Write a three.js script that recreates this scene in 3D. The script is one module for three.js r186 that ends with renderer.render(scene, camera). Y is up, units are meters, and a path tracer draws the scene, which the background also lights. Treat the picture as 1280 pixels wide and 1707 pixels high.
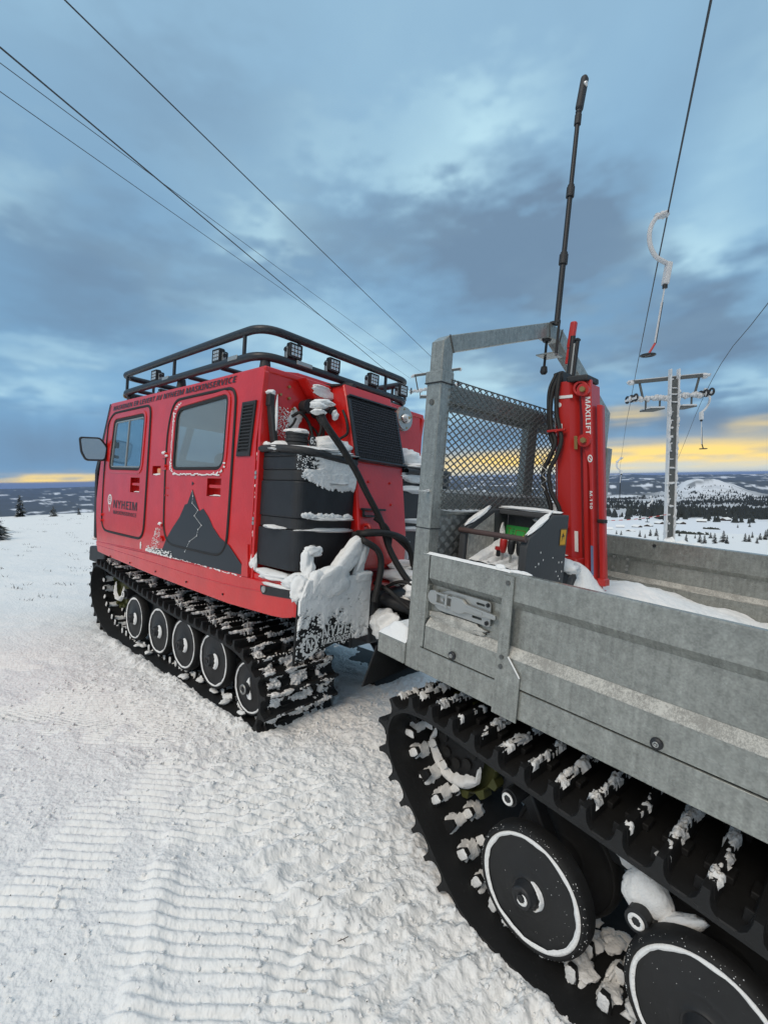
import * as THREE from 'three';
import { RoundedBoxGeometry } from 'three/addons/geometries/RoundedBoxGeometry.js';
import { mergeGeometries, mergeVertices, toCreasedNormals } from 'three/addons/utils/BufferGeometryUtils.js';
import { FontLoader } from 'three/addons/loaders/FontLoader.js';

/* ------------------------------------------------ camera, sky, light, exposure */
const scene = new THREE.Scene();
const camera = new THREE.PerspectiveCamera(96.6, 767 / 1024, 0.05, 60000);
camera.position.set(0, 1.6, 0);
camera.quaternion.setFromRotationMatrix(new THREE.Matrix4().makeBasis(
  new THREE.Vector3(0.99988, -0.01555, 0.00118), new THREE.Vector3(0.0156, 0.99703, -0.07547), new THREE.Vector3(0, 0.07547, 0.99715)));
camera.updateMatrixWorld();
const renderer = new THREE.WebGLRenderer({ antialias: true });
renderer.setSize(767, 1024);
renderer.toneMapping = THREE.LinearToneMapping;
renderer.toneMappingExposure = 1.09;
renderer.shadowMap.enabled = true;

const SUN = { intensity: 1.4, az: -140, el: 48, radius: 60 };
const sun = new THREE.DirectionalLight(0xfff2e2, SUN.intensity);
{ const a = SUN.az * Math.PI / 180, e = SUN.el * Math.PI / 180;
  sun.position.set(Math.sin(a) * Math.cos(e) * 40, Math.sin(e) * 40, -Math.cos(a) * Math.cos(e) * 40); }
sun.target.position.set(0, 0.5, -2.5);
sun.castShadow = true; sun.shadow.radius = SUN.radius; sun.shadow.mapSize.set(2048, 2048);
Object.assign(sun.shadow.camera, { left: -9, right: 9, top: 9, bottom: -9, near: 1, far: 90 });
scene.add(sun, sun.target);
scene.fog = new THREE.FogExp2(0x86a6dc, 0.00003);

/* ------------------------------------------------ noise and small helpers */
function rng(seed) { let a = seed >>> 0; return () => { a = (a + 0x6D2B79F5) | 0; let t = Math.imul(a ^ (a >>> 15), 1 | a); t = (t + Math.imul(t ^ (t >>> 7), 61 | t)) ^ t; return ((t ^ (t >>> 14)) >>> 0) / 4294967296; }; }
function hash(x, y, s) { let h = Math.imul(x | 0, 374761393) ^ Math.imul(y | 0, 668265263) ^ Math.imul(s | 0, 2246822519); h = Math.imul(h ^ (h >>> 13), 1274126177); return ((h ^ (h >>> 16)) >>> 0) / 4294967296; }
function vn(x, y, s = 0, per = 0) {
  const xi = Math.floor(x), yi = Math.floor(y), fx = x - xi, fy = y - yi, u = fx * fx * fx * (fx * (fx * 6 - 15) + 10), v = fy * fy * fy * (fy * (fy * 6 - 15) + 10);
  const m = (k) => per ? ((k % per) + per) % per : k;
  const a = hash(m(xi), m(yi), s), b = hash(m(xi + 1), m(yi), s), c = hash(m(xi), m(yi + 1), s), d = hash(m(xi + 1), m(yi + 1), s);
  return a + (b - a) * u + (c - a) * v + (a - b - c + d) * u * v;
}
function fbm(x, y, s = 0, o = 4, per = 0) { let t = 0, a = 0.5, n = 0; for (let i = 0; i < o; i++) { t += a * vn(x, y, s + i * 17, per); n += a; a *= 0.5; x *= 2; y *= 2; per *= 2; } return t / n; }
const cl = (x, a = 0, b = 1) => Math.min(b, Math.max(a, x));
const ss = (a, b, x) => { const t = cl((x - a) / (b - a)); return t * t * (3 - 2 * t); };
const mix = (a, b, t) => a + (b - a) * t;
const lin = (c) => { c /= 255; return c <= 0.04045 ? c / 12.92 : Math.pow((c + 0.055) / 1.055, 2.4); };
const V = (x, y, z) => new THREE.Vector3(x, y, z);
function table(t, r) { if (r <= t[0][0]) return t[0][1]; for (let i = 1; i < t.length; i++) if (r <= t[i][0]) { const k = (r - t[i - 1][0]) / (t[i][0] - t[i - 1][0]); return mix(t[i - 1][1], t[i][1], k); } return t[t.length - 1][1]; }

/* ------------------------------------------------ the sky: air and broken cloud at dusk */
{
  const Wd = 2048, Hd = 1024, data = new Float32Array(Wd * Hd * 4);
  const dark = [[-22.2, 35.3, 15.7, 4.6, 0.45], [-34, 21.9, 11, 7.4, 0.6], [-19.8, 21.5, 11.8, 3.6, 0.5], [-0.9, 26.5, 15.1, 4.5, 0.7], [15.3, 23.3, 10.5, 6.4, 1], [22.4, 24.5, 6.4, 3.9, 0.8], [35.9, 14.9, 6.4, 3.8, 0.9], [13.3, 12.9, 10.7, 4.1, 0.6], [29.6, 18.8, 4.5, 3, 0.5], [31, 5.6, 13.8, 1.7, 0.9], [-37, 3.6, 8.1, 2.2, 0.6], [-21.4, 16, 12.9, 3.3, 0.3], [30.8, 12.4, 11, 2.7, 0.6], [16.1, 5.5, 8.3, 1.5, 0.7]];
  const light = [[12.6, 36, 7.9, 2.6, 0.7], [7, 32, 5.9, 2.4, 0.6], [33.2, 22.3, 6.2, 3.3, 0.7], [-11.6, 27.3, 4.3, 2.2, 0.7], [-11.2, 17.9, 10.1, 3.2, 0.5], [-2.7, 13.5, 9, 2.7, 0.8], [-35, 12.7, 6.4, 1.5, 0.5], [-36.7, 9.1, 5.2, 1.3, 0.6], [9.8, 10.4, 5.9, 3.2, 1], [-5, 34.1, 8.9, 2.8, 0.3], [38, 8.5, 3.7, 1.8, 0.6], [-37.4, 26.1, 3.6, 2.5, 0.4], [25.1, 11.2, 3.7, 1.4, 0.4], [38, 29.7, 5.4, 5.2, 0.35]];
  const glow = [[33.3, 2.3, 13, 1.05, 1.05], [14.1, 1.8, 10, 1.0, 0.85], [38.8, 4.5, 2.7, 0.7, 0.55], [27.9, 6.4, 2.9, 0.7, 0.5], [-38.2, 0.1, 14, 0.42, 1.2], [0.1, 0.4, 30, 0.4, 0.3]];
  const sum = (L, az, el) => { let s = 0; for (const [a, e, ra, re, k] of L) { const x = (az - a) / ra, y = (el - e) / re, q = x * x + y * y; if (q < 9) s += k * Math.exp(-q); } return s; };
  const C = { mid: [122, 167, 203], low: [116, 156, 192], top: [144, 180, 206], dark: [106, 128, 152], light: [190, 226, 238], glow: [255, 222, 136], pale: [222, 226, 216] };
  for (const k in C) C[k] = C[k].map(lin);
  for (let j = 0; j < Hd; j++) {
    const el = ((j + 0.5) / Hd - 0.5) * 180;
    for (let i = 0; i < Wd; i++) {
      const ang = ((i + 0.5) / Wd - 0.5) * 360;               // atan2(z, x)
      let az = ang + 90; if (az > 180) az -= 360;             // 0 = -z, right positive
      const w = Math.max(0.12, Math.sin(Math.max(el, 0) * Math.PI / 180));
      const px = Math.sin(az * Math.PI / 180) / w * 1.15, py = Math.cos(az * Math.PI / 180) / w * 1.15;
      const n1 = fbm(px * 0.9 + 7, py * 0.9 + 3, 5, 5), n2 = fbm(px * 2.3 + 31, py * 2.3 + 11, 9, 5), n3 = fbm(az * 0.35 + 60, el * 0.9 + 40, 21, 5);
      const wa = az + (n2 - 0.5) * 8 + (n1 - 0.5) * 6, we = el + (n3 - 0.5) * Math.min(6, 0.4 + Math.max(el, 0) * 0.32) + (n2 - 0.5) * Math.min(4, Math.max(el, 0) * 0.2);
      const inView = ss(75, 45, Math.abs(az)) * ss(62, 46, el);
      const g = (n1 * 0.6 + n2 * 0.4 - 0.5) * 3.2;             // the same broken cloud everywhere
      let d = sum(dark, wa, we) + Math.max(0, -g) * mix(0.85, 0.3, inView), l = sum(light, wa, we) * (0.7 + n3 * 0.6) + Math.max(0, g) * mix(0.7, 0.2, inView);
      d = cl(d * (0.75 + n2 * 0.5)); l = cl(l * (1 - d * 0.45));
      const t = ss(12, 48, el);
      const c = [0, 1, 2].map((k) => {
        let v = mix(mix(C.low[k], C.mid[k], ss(2, 10, el)), C.top[k], t);
        v = mix(v, C.dark[k], d * 0.8); v = mix(v, C.light[k], l * 0.92); return v;
      });
      const st = fbm(az * 0.22 + 9, el * 3.1, 33, 4), gl = cl(sum(glow, wa * 0.4 + az * 0.6, el + (st - 0.5) * 1.6) * (0.45 + st * 1.15));
      const pale = ss(1.6, 0.2, Math.abs(el - 0.7)) * ss(-8, 22, az) * ss(75, 45, Math.abs(az)) * 0.7;
      const over = 1 + 1.1 * ss(42, 85, el), grey = 0.75 * Math.max(ss(46, 80, el), ss(75, 130, Math.abs(az)) * ss(0, 25, el)); const lum = c[0] * 0.25 + c[1] * 0.65 + c[2] * 0.1; // closed, greyer and brighter cloud overhead
      const o = (j * Wd + i) * 4;
      for (let k = 0; k < 3; k++) { let v = mix(mix(c[k], lum, grey), C.pale[k], pale); v = mix(v, C.glow[k], gl); data[o + k] = (el < -2 ? mix(v, 0.3, ss(-2, -20, el)) : v) * over; }
      data[o + 3] = 1;
    }
  }
  const sky = new THREE.DataTexture(data, Wd, Hd, THREE.RGBAFormat, THREE.FloatType);
  sky.mapping = THREE.EquirectangularReflectionMapping; sky.magFilter = sky.minFilter = THREE.LinearFilter; sky.name = 'sky'; sky.needsUpdate = true;
  scene.background = sky; scene.environment = sky;
}

/* ------------------------------------------------ textures and materials */
function tex(n, fn, srgb = true) {
  const d = new Uint8Array(n * n * 4);
  for (let j = 0; j < n; j++) for (let i = 0; i < n; i++) { const c = fn(i / n, j / n), o = (j * n + i) * 4; for (let k = 0; k < 3; k++) d[o + k] = cl(Array.isArray(c) ? c[k] : c, 0, 1) * 255; d[o + 3] = 255; }
  const t = new THREE.DataTexture(d, n, n); t.wrapS = t.wrapT = THREE.RepeatWrapping; t.magFilter = THREE.LinearFilter; t.minFilter = THREE.LinearMipmapLinearFilter; t.generateMipmaps = true;
  if (srgb) t.colorSpace = THREE.SRGBColorSpace; t.needsUpdate = true; return t;
}
const tGalv = tex(512, (u, v) => { const a = fbm(u * 6, v * 6, 3, 5, 6), b = vn(u * 170, v * 170, 8, 170), st = fbm(u * 40, v * 3, 12, 3, 0) * 0, sp = fbm(u * 40, v * 40, 14, 2, 40); const run = fbm(u * 72, v * 4, 19, 3, 72) - 0.5; const k = 0.565 + (a - 0.5) * 0.07 + (b - 0.5) * 0.08 + (sp - 0.5) * 0.09 + run * 0.09 + st; return [k * 0.985, k * 1.0, k * 0.965]; });
const tWave = tex(512, (u, v) => 0.8 * fbm(u * 3, v * 3, 45, 3, 3) + 0.2 * fbm(u * 40, v * 40, 46, 3, 40), false);
const tGalvR = tex(256, (u, v) => 0.5 + (fbm(u * 10, v * 10, 23, 4, 10) - 0.5) * 0.4, false);
const tGrain = tex(512, (u, v) => fbm(u * 32, v * 32, 41, 5, 32), false);
const tFine = tex(512, (u, v) => 0.5 * vn(u * 128, v * 128, 43, 128) + 0.5 * vn(u * 256, v * 256, 44, 256), false);
const tSnow = tex(1024, (u, v) => 0.62 * fbm(u * 20, v * 20, 51, 5, 20) + 0.38 * fbm(u * 110, v * 110, 57, 3, 110), false);
const tRed = tex(512, (u, v) => { const a = fbm(u * 5, v * 5, 61, 5, 5), s = vn(u * 200, v * 200, 62, 200) > 0.93 ? 0.03 : 0; return [0.80 + (a - 0.5) * 0.09 + s, 0.10 + (a - 0.5) * 0.04 + s, 0.075 + (a - 0.5) * 0.04 + s]; });
const tBlk = tex(256, (u, v) => { const k = 0.165 + (fbm(u * 8, v * 8, 71, 4, 8) - 0.5) * 0.06 + (vn(u * 110, v * 110, 72, 110) > 0.95 ? 0.07 : 0); return [k, k * 1.01, k * 1.04]; });
const tRub = tex(256, (u, v) => { const k = 0.072 + (fbm(u * 8, v * 8, 73, 4, 8) - 0.5) * 0.05 + (vn(u * 120, v * 120, 74, 120) > 0.96 ? 0.10 : 0); return [k, k, k * 1.01]; });
// dry frost caught on the sloping steel: grains of white with gaps between
const tFrost = tex(512, (u, v) => { const m = fbm(u * 9, v * 9, 81, 4, 9) * 0.5 + vn(u * 250, v * 250, 84, 250) * 0.3 + vn(u * 90, v * 90, 86, 90) * 0.2, k = mix(0.585, 0.77, ss(0.36, 0.72, m)); return [k, k * 0.99, k * 0.95]; });
const S = (o) => new THREE.MeshStandardMaterial(o);
const P = (o) => new THREE.MeshPhysicalMaterial(o);
const M = {
  red: P({ map: tRed, roughness: 0.38, clearcoat: 0.6, clearcoatRoughness: 0.16, bumpMap: tWave, bumpScale: 0.004 }),
  redCrane: P({ color: new THREE.Color().setRGB(0.46, 0.022, 0.018), roughness: 0.35, clearcoat: 0.3, clearcoatRoughness: 0.3, bumpMap: tGrain, bumpScale: 0.0004 }),
  black: S({ map: tBlk, roughness: 0.6, bumpMap: tFine, bumpScale: 0.0003 }),
  tank: S({ map: tBlk, color: 0xd8e0ec, roughness: 0.55, bumpMap: tFine, bumpScale: 0.0004 }),
  steelBlack: S({ color: new THREE.Color().setRGB(0.016, 0.017, 0.019), roughness: 0.5 }),
  guardWire: S({ color: new THREE.Color().setRGB(0.13, 0.135, 0.13), roughness: 0.55, metalness: 0.2 }),
  wire: S({ color: new THREE.Color().setRGB(0.05, 0.045, 0.05), roughness: 0.5 }),
  tube: S({ color: new THREE.Color().setRGB(0.022, 0.025, 0.03), roughness: 0.42, bumpMap: tFine, bumpScale: 0.0002 }),
  rubber: S({ map: tRub, roughness: 0.72, bumpMap: tGrain, bumpScale: 0.0012 }),
  wheel: S({ map: tBlk, color: 0xb8b8b8, roughness: 0.55, bumpMap: tGrain, bumpScale: 0.0005 }),
  galv: S({ map: tGalv, roughness: 0.48, metalness: 0.3, roughnessMap: tGalvR, bumpMap: tGrain, bumpScale: 0.0004 }),
  frost: S({ map: tFrost, roughness: 0.9, bumpMap: tFine, bumpScale: 0.0015 }),
  steel: S({ color: new THREE.Color().setRGB(0.42, 0.42, 0.40), metalness: 0.7, roughness: 0.42, bumpMap: tFine, bumpScale: 0.0002 }),
  snow: S({ color: new THREE.Color().setRGB(0.84, 0.84, 0.825), roughness: 0.95, bumpMap: tSnow, bumpScale: 0.006 }),
  ground: S({ color: new THREE.Color().setRGB(0.86, 0.855, 0.835), roughness: 0.92, bumpMap: tSnow, bumpScale: 0.016 }),
  decal: S({ color: new THREE.Color().setRGB(0.024, 0.028, 0.034), roughness: 0.5, bumpMap: tFine, bumpScale: 0.0003 }),
  white: S({ color: new THREE.Color().setRGB(0.74, 0.74, 0.72), roughness: 0.6 }),
  gasket: S({ color: new THREE.Color().setRGB(0.014, 0.013, 0.012), roughness: 0.65 }),
  glass: P({ color: 0xe4ecee, transmission: 1, thickness: 0, roughness: 0.03, ior: 1.5 }),
  hazyGlass: P({ color: 0xc8d0d0, transmission: 0.78, thickness: 0, roughness: 0.07, ior: 1.5 }),
  lens: P({ color: new THREE.Color().setRGB(0.62, 0.62, 0.6), roughness: 0.18, clearcoat: 1, metalness: 0.6 }),
  mirror: S({ color: new THREE.Color().setRGB(0.62, 0.58, 0.54), metalness: 1, roughness: 0.2 }),
  amber: P({ color: new THREE.Color().setRGB(0.85, 0.27, 0.02), roughness: 0.2, clearcoat: 1 }),
  seat: S({ color: new THREE.Color().setRGB(0.07, 0.075, 0.078), roughness: 0.9 }),
  trim: S({ color: new THREE.Color().setRGB(0.22, 0.225, 0.22), roughness: 0.85 }),
  olive: S({ color: new THREE.Color().setRGB(0.07, 0.075, 0.02), roughness: 0.6 }),
  brown: S({ color: new THREE.Color().setRGB(0.075, 0.045, 0.04), roughness: 0.5 }),
  console: S({ color: new THREE.Color().setRGB(0.055, 0.058, 0.061), roughness: 0.7, bumpMap: tGrain, bumpScale: 0.0008 }),
  brass: S({ color: new THREE.Color().setRGB(0.35, 0.25, 0.1), metalness: 0.6, roughness: 0.4 }),
  rime: S({ color: new THREE.Color().setRGB(0.66, 0.67, 0.68), roughness: 0.95, bumpMap: tFine, bumpScale: 0.01 }),
  mast: S({ map: tGalv, color: 0x9a9ca0, roughness: 0.7, bumpMap: tFine, bumpScale: 0.004 }),
  cable: S({ color: new THREE.Color().setRGB(0.035, 0.04, 0.045), roughness: 0.6 }),
};

/* geometry helpers */
function clean(g) { g = g.index ? g.toNonIndexed() : g; for (const k of Object.keys(g.attributes)) if (!['position', 'normal', 'uv'].includes(k)) g.deleteAttribute(k); if (!g.attributes.normal) g.computeVertexNormals(); return g; }
function uvBox(g, s = 1) {
  g = clean(g); const p = g.attributes.position, n = g.attributes.normal, uv = new Float32Array(p.count * 2);
  for (let i = 0; i < p.count; i += 3) {
    let ax = 0, ay = 0, az = 0; for (let k = 0; k < 3; k++) { ax += Math.abs(n.getX(i + k)); ay += Math.abs(n.getY(i + k)); az += Math.abs(n.getZ(i + k)); }
    for (let k = 0; k < 3; k++) { const x = p.getX(i + k), y = p.getY(i + k), z = p.getZ(i + k); const [a, b] = az >= ax && az >= ay ? [x, y] : ax >= ay ? [z, y] : [x, z]; uv[(i + k) * 2] = a / s; uv[(i + k) * 2 + 1] = b / s; }
  }
  g.setAttribute('uv', new THREE.BufferAttribute(uv, 2)); return g;
}
const merge = (L) => mergeGeometries(L.map(clean));
function box(x0, x1, y0, y1, z0, z1, r = 0.004) {
  const a = Math.abs(x1 - x0), b = Math.abs(y1 - y0), c = Math.abs(z1 - z0), q = Math.min(r, a / 2.2, b / 2.2, c / 2.2);
  const g = q > 0.0004 ? new RoundedBoxGeometry(a, b, c, 1, q) : new THREE.BoxGeometry(a, b, c);
  g.translate((x0 + x1) / 2, (y0 + y1) / 2, (z0 + z1) / 2); return g;
}
function rod(a, b, r, r2 = r, seg = 14) { const d = b.clone().sub(a), g = new THREE.CylinderGeometry(r2, r, d.length(), seg); g.applyQuaternion(new THREE.Quaternion().setFromUnitVectors(V(0, 1, 0), d.clone().normalize())); g.translate((a.x + b.x) / 2, (a.y + b.y) / 2, (a.z + b.z) / 2); return g; }
function bar(a, b, w, h, up = V(0, 1, 0), r = 0.003) { // box section from a to b
  const d = b.clone().sub(a), L = d.length(), g = new RoundedBoxGeometry(w, h, L, 1, Math.min(r, w / 2.2, h / 2.2)); const z = d.normalize(), x = up.clone().cross(z).normalize(), y = z.clone().cross(x);
  g.applyMatrix4(new THREE.Matrix4().makeBasis(x, y, z)); g.translate((a.x + b.x) / 2, (a.y + b.y) / 2, (a.z + b.z) / 2); return g;
}
function hoseGeo(pts, r, seg = 40, rad = 10, closed = false, tension = 0.5) { return new THREE.TubeGeometry(new THREE.CatmullRomCurve3(pts.map((p) => Array.isArray(p) ? V(...p) : p), closed, 'catmullrom', tension), seg, r, rad, closed); }
function roundPts(pts, r) { // rounded polygon -> list of points
  const out = [], n = pts.length;
  for (let i = 0; i < n; i++) {
    const p = new THREE.Vector2(...pts[i]), a = new THREE.Vector2(...pts[(i + n - 1) % n]), b = new THREE.Vector2(...pts[(i + 1) % n]), rr = Math.min(pts[i][2] ?? r, p.distanceTo(a) * 0.48, p.distanceTo(b) * 0.48);
    if (rr < 1e-4) { out.push(p); continue; }
    const s = p.clone().add(a.clone().sub(p).setLength(rr)), e = p.clone().add(b.clone().sub(p).setLength(rr));
    for (let k = 0; k <= 7; k++) { const t = k / 7; out.push(new THREE.Vector2((1 - t) * (1 - t) * s.x + 2 * t * (1 - t) * p.x + t * t * e.x, (1 - t) * (1 - t) * s.y + 2 * t * (1 - t) * p.y + t * t * e.y)); }
  }
  return out;
}
function offsetPts(pts, d) { // shrink (d>0) a closed outline
  const n = pts.length, A = THREE.ShapeUtils.area(pts) > 0 ? 1 : -1, out = [];
  for (let i = 0; i < n; i++) { const a = pts[(i + n - 1) % n], p = pts[i], b = pts[(i + 1) % n]; let t = b.clone().sub(a); if (t.length() < 1e-7) t = new THREE.Vector2(1, 0); t.normalize(); out.push(new THREE.Vector2(p.x - t.y * d * A, p.y + t.x * d * A)); }
  return out;
}
function slab(pts, z0, z1, holes = [], bevel = 0) { // outline in x,y extruded along z
  const s = new THREE.Shape(pts.map((p) => p.isVector2 ? p : new THREE.Vector2(p[0], p[1]))); for (const h of holes) s.holes.push(new THREE.Path(h.map((p) => p.isVector2 ? p : new THREE.Vector2(p[0], p[1]))));
  const g = new THREE.ExtrudeGeometry(s, { depth: z1 - z0 - 2 * bevel, bevelEnabled: bevel > 0, bevelSize: bevel, bevelThickness: bevel, bevelOffset: -bevel, bevelSegments: 2, curveSegments: 8 }); g.translate(0, 0, z0 + bevel); return g;
}
// outline given in (z,y), extruded along x
function slabX(pts, x0, x1, holes = [], bevel = 0) { const g = slab(pts, x0, x1, holes, bevel); g.applyMatrix4(new THREE.Matrix4().set(0, 0, 1, 0, 0, 1, 0, 0, 1, 0, 0, 0, 0, 0, 0, 1)); return flip(g); }
function flip(g) { g = clean(g); const p = g.attributes.position.array, n = g.attributes.normal.array, u = g.attributes.uv?.array; for (let i = 0; i < p.length; i += 9) for (let k = 0; k < 3; k++) { [p[i + 3 + k], p[i + 6 + k]] = [p[i + 6 + k], p[i + 3 + k]]; [n[i + 3 + k], n[i + 6 + k]] = [n[i + 6 + k], n[i + 3 + k]]; } if (u) for (let i = 0; i < u.length; i += 6) for (let k = 0; k < 2; k++) [u[i + 2 + k], u[i + 4 + k]] = [u[i + 4 + k], u[i + 2 + k]]; g.computeVertexNormals(); return g; }
function discZ(profile, x, y, z, seg = 40) { const g = new THREE.LatheGeometry(profile.map(([r, a]) => new THREE.Vector2(r, a)), seg); g.rotateX(Math.PI / 2); g.translate(x, y, z); return g; } // axis along z; profile (radius, offset)
function cylZ(r, z0, z1, x, y, seg = 24) { const g = new THREE.CylinderGeometry(r, r, z1 - z0, seg); g.rotateX(Math.PI / 2); g.translate(x, y, (z0 + z1) / 2); return g; }
function cylX(r, x0, x1, y, z, seg = 24) { const g = new THREE.CylinderGeometry(r, r, Math.abs(x1 - x0), seg); g.rotateZ(Math.PI / 2); g.translate((x0 + x1) / 2, y, z); return g; }
// a lump of packed snow
function lump(sx, sy, sz, seed, rough = 0.35, detail = 3, sq = 0) { if (detail >= 3 && Math.max(sx, sy, sz) > 0.03) detail++;
  const g = new THREE.IcosahedronGeometry(1, detail), p = g.attributes.position;
  for (let i = 0; i < p.count; i++) { const x = p.getX(i), y = p.getY(i), z = p.getZ(i); const L4 = sq ? mix(1, 1 / Math.pow(x ** 6 + y ** 6 + z ** 6, 1 / 6), sq) : 1; const k = L4 * (1 + rough * (fbm(x * 1.7 + z * 0.9 + seed * 3.1 + 20, y * 1.7 - z * 1.3 + seed + 20, seed, 4) - 0.5) * 2 + rough * 0.55 * (vn(x * 6 + z * 3.1 + seed + 40, y * 6 - z * 4.3 + 40, seed + 5) - 0.5) + rough * 0.3 * (vn(x * 13 + z * 7.1 + seed + 40, y * 13 - z * 9.3 + 40, seed + 7) - 0.5)); p.setXYZ(i, x * k * sx, y * k * sy, z * k * sz); }
  return smooth(g);
}
function smooth(g, ang = 0.9) { g.deleteAttribute('normal'); g.deleteAttribute('uv'); g = mergeVertices(g, 1e-5); g.computeVertexNormals(); return uvBox(g, 0.5); }
// a sheet of snow over the parallelogram o + u*U + v*W, thickness along N; h(u,v) is the depth, <=0 is bare
function snowSheet(o, U, W, N, nu, nv, h) {
  const pos = [], idx = [], H = [], id = [];
  for (let j = 0; j <= nv; j++) for (let i = 0; i <= nu; i++) H.push(h(i / nu, j / nv));
  for (let j = 0; j <= nv; j++) for (let i = 0; i <= nu; i++) { const u = i / nu, v = j / nv, d = Math.max(H[j * (nu + 1) + i], -0.002); id.push(pos.length / 3); pos.push(o.x + U.x * u + W.x * v + N.x * d, o.y + U.y * u + W.y * v + N.y * d, o.z + U.z * u + W.z * v + N.z * d); }
  const flipIt = U.clone().cross(W).dot(N) < 0;
  for (let j = 0; j < nv; j++) for (let i = 0; i < nu; i++) { const a = j * (nu + 1) + i, b = a + 1, c = a + nu + 1, d = c + 1; if (Math.max(H[a], H[b], H[c], H[d]) <= 0) continue; flipIt ? idx.push(a, c, b, b, c, d) : idx.push(a, b, c, b, d, c); }
  const g = new THREE.BufferGeometry(); g.setAttribute('position', new THREE.Float32BufferAttribute(pos, 3)); g.setIndex(idx); g.computeVertexNormals(); return uvBox(g, 0.5);
}
/* object helpers */
const used = new Map();
function numbered(n) { const k = used.get(n) ?? 0; used.set(n, k + 1); return k ? `${n}_${String(k).padStart(3, '0')}` : n; }
function tag(o, label, category, group, kind) { if (label) o.userData.label = label; if (category) o.userData.category = category; if (group) o.userData.group = group; if (kind) o.userData.kind = kind; return o; }
function mesh(name, geo, mat, parent, opt = {}) {
  let g = Array.isArray(geo) ? merge(geo) : geo; if (opt.uv !== 0) g = uvBox(g, opt.uv ?? 0.6);
  const m = new THREE.Mesh(g, mat); m.name = parent === scene ? numbered(name) : name; m.castShadow = m.receiveShadow = true; if (opt.label) m.userData.label = opt.label; if (opt.kind) m.userData.kind = opt.kind; parent.add(m); return m;
}
function thing(name, label, category, pos = V(0, 0, 0), group) { const o = new THREE.Group(); o.name = numbered(name); o.position.copy(pos); scene.add(o); return tag(o, label, category, group); }
const basis = (X, Y, Z) => new THREE.Quaternion().setFromRotationMatrix(new THREE.Matrix4().makeBasis(V(...X), V(...Y), V(...Z)));
const font = await new FontLoader().loadAsync('fonts/droid/droid_sans_bold.typeface.json');
// flat lettering in the x,y plane; width w, height h, lower left corner at 0
function letters(text, w, h, skew = 0) {
  const sh = font.generateShapes(text, 1);
  let g = new THREE.ShapeGeometry(sh, 4); g.computeBoundingBox(); const b = g.boundingBox;
  g.translate(-b.min.x, -b.min.y, 0); g.scale(w / (b.max.x - b.min.x), h / (b.max.y - b.min.y), 1);
  if (skew) g.applyMatrix4(new THREE.Matrix4().set(1, skew, 0, 0, 0, 1, 0, 0, 0, 0, 1, 0, 0, 0, 0, 1));
  return clean(g);
}

/* ------------------------------------------------ terrain */
const FX = [-0.75274, 0.02114, -0.65798], FY = [0.07726, 0.99541, -0.05642], FZ = [0.65376, -0.09331, -0.75092], FO = V(-0.8507, 0.0188, -2.761);
const TX = [-0.65801, 0.05129, -0.75126], TY = [0.08865, 0.99602, -0.00964], TZ = [0.74778, -0.07295, -0.65993], TO = V(0.0028, -0.0967, -1.958);
const planeY = (O, N, x, z) => O.y - (N[0] * (x - O.x) + N[2] * (z - O.z)) / N[1];
const inF = (x, z) => [FX[0] * (x - FO.x) + FX[2] * (z - FO.z), FZ[0] * (x - FO.x) + FZ[2] * (z - FO.z)];
const inT = (x, z) => [TX[0] * (x - TO.x) + TX[2] * (z - TO.z), TZ[0] * (x - TO.x) + TZ[2] * (z - TO.z)];
const DR = [[0, 1.65], [10, 2.45], [21, 3.5], [40, 5.8], [60, 8.2], [100, 12.4], [200, 20.5], [350, 31], [500, 41], [800, 55], [1000, 64], [1500, 78], [2000, 90], [2600, 112], [3500, 210], [4500, 190], [6000, 100], [7000, 150], [9000, 150], [13000, 62], [16000, 45], [20000, 160], [40000, 400]];
const DL = [[0, 1.6], [10, 1.52], [20, 1.46], [28, 1.58], [40, 3.2], [60, 7], [100, 16], [200, 42], [500, 100], [1000, 160], [2000, 230], [4000, 300], [7000, 255], [10000, 150], [13000, 78], [16000, 150], [20000, 260], [40000, 500]];
function groundY(x, z) {
  const r = Math.hypot(x, z), az = Math.atan2(x, -z) * 180 / Math.PI, f = inF(x, z)[0];
  const near = mix(planeY(TO, TY, x, z), planeY(FO, FY, x, z), ss(-1.7, 0.1, f));
  if (r < 9) return near;
  const aw = Math.abs(az) > 90 ? ss(180, 60, Math.abs(az)) : 1;
  const w = az < 0 ? ss(-27, 4, az) : az < 90 ? 1 : ss(180, 90, az);
  let D = mix(table(DL, r), table(DR, r), w);
  const k = ss(60, 900, r);
  D += k * (fbm(x / 420 + 50, z / 420 + 50, 91, 5) - 0.5) * Math.min(34, r * 0.012) * (aw * 0.5 + 0.5);
  D += ss(3000, 6000, r) * (fbm(az * 0.09 + 40, r / 5200 + 3, 95, 5) - 0.5) * mix(110, 210, ss(7000, 13000, r));
  // the bare white hill
  const hx = (az - 35.2), hr = (r - 2250) / 420;
  D -= (40 * Math.exp(-Math.pow(Math.abs(hx - 0.3) / 2.9, 4)) + 24 * Math.exp(-Math.pow(hx / 6, 2)) + 12 * (fbm(az * 0.8 + 7, r / 300, 98, 4) - 0.5)) * Math.exp(-hr * hr) * (0.66 + 0.66 * fbm(x / 120 + 9, z / 120 + 9, 97, 5));
  return mix(near, 1.6 - D, ss(9, 20, r));
}
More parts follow.
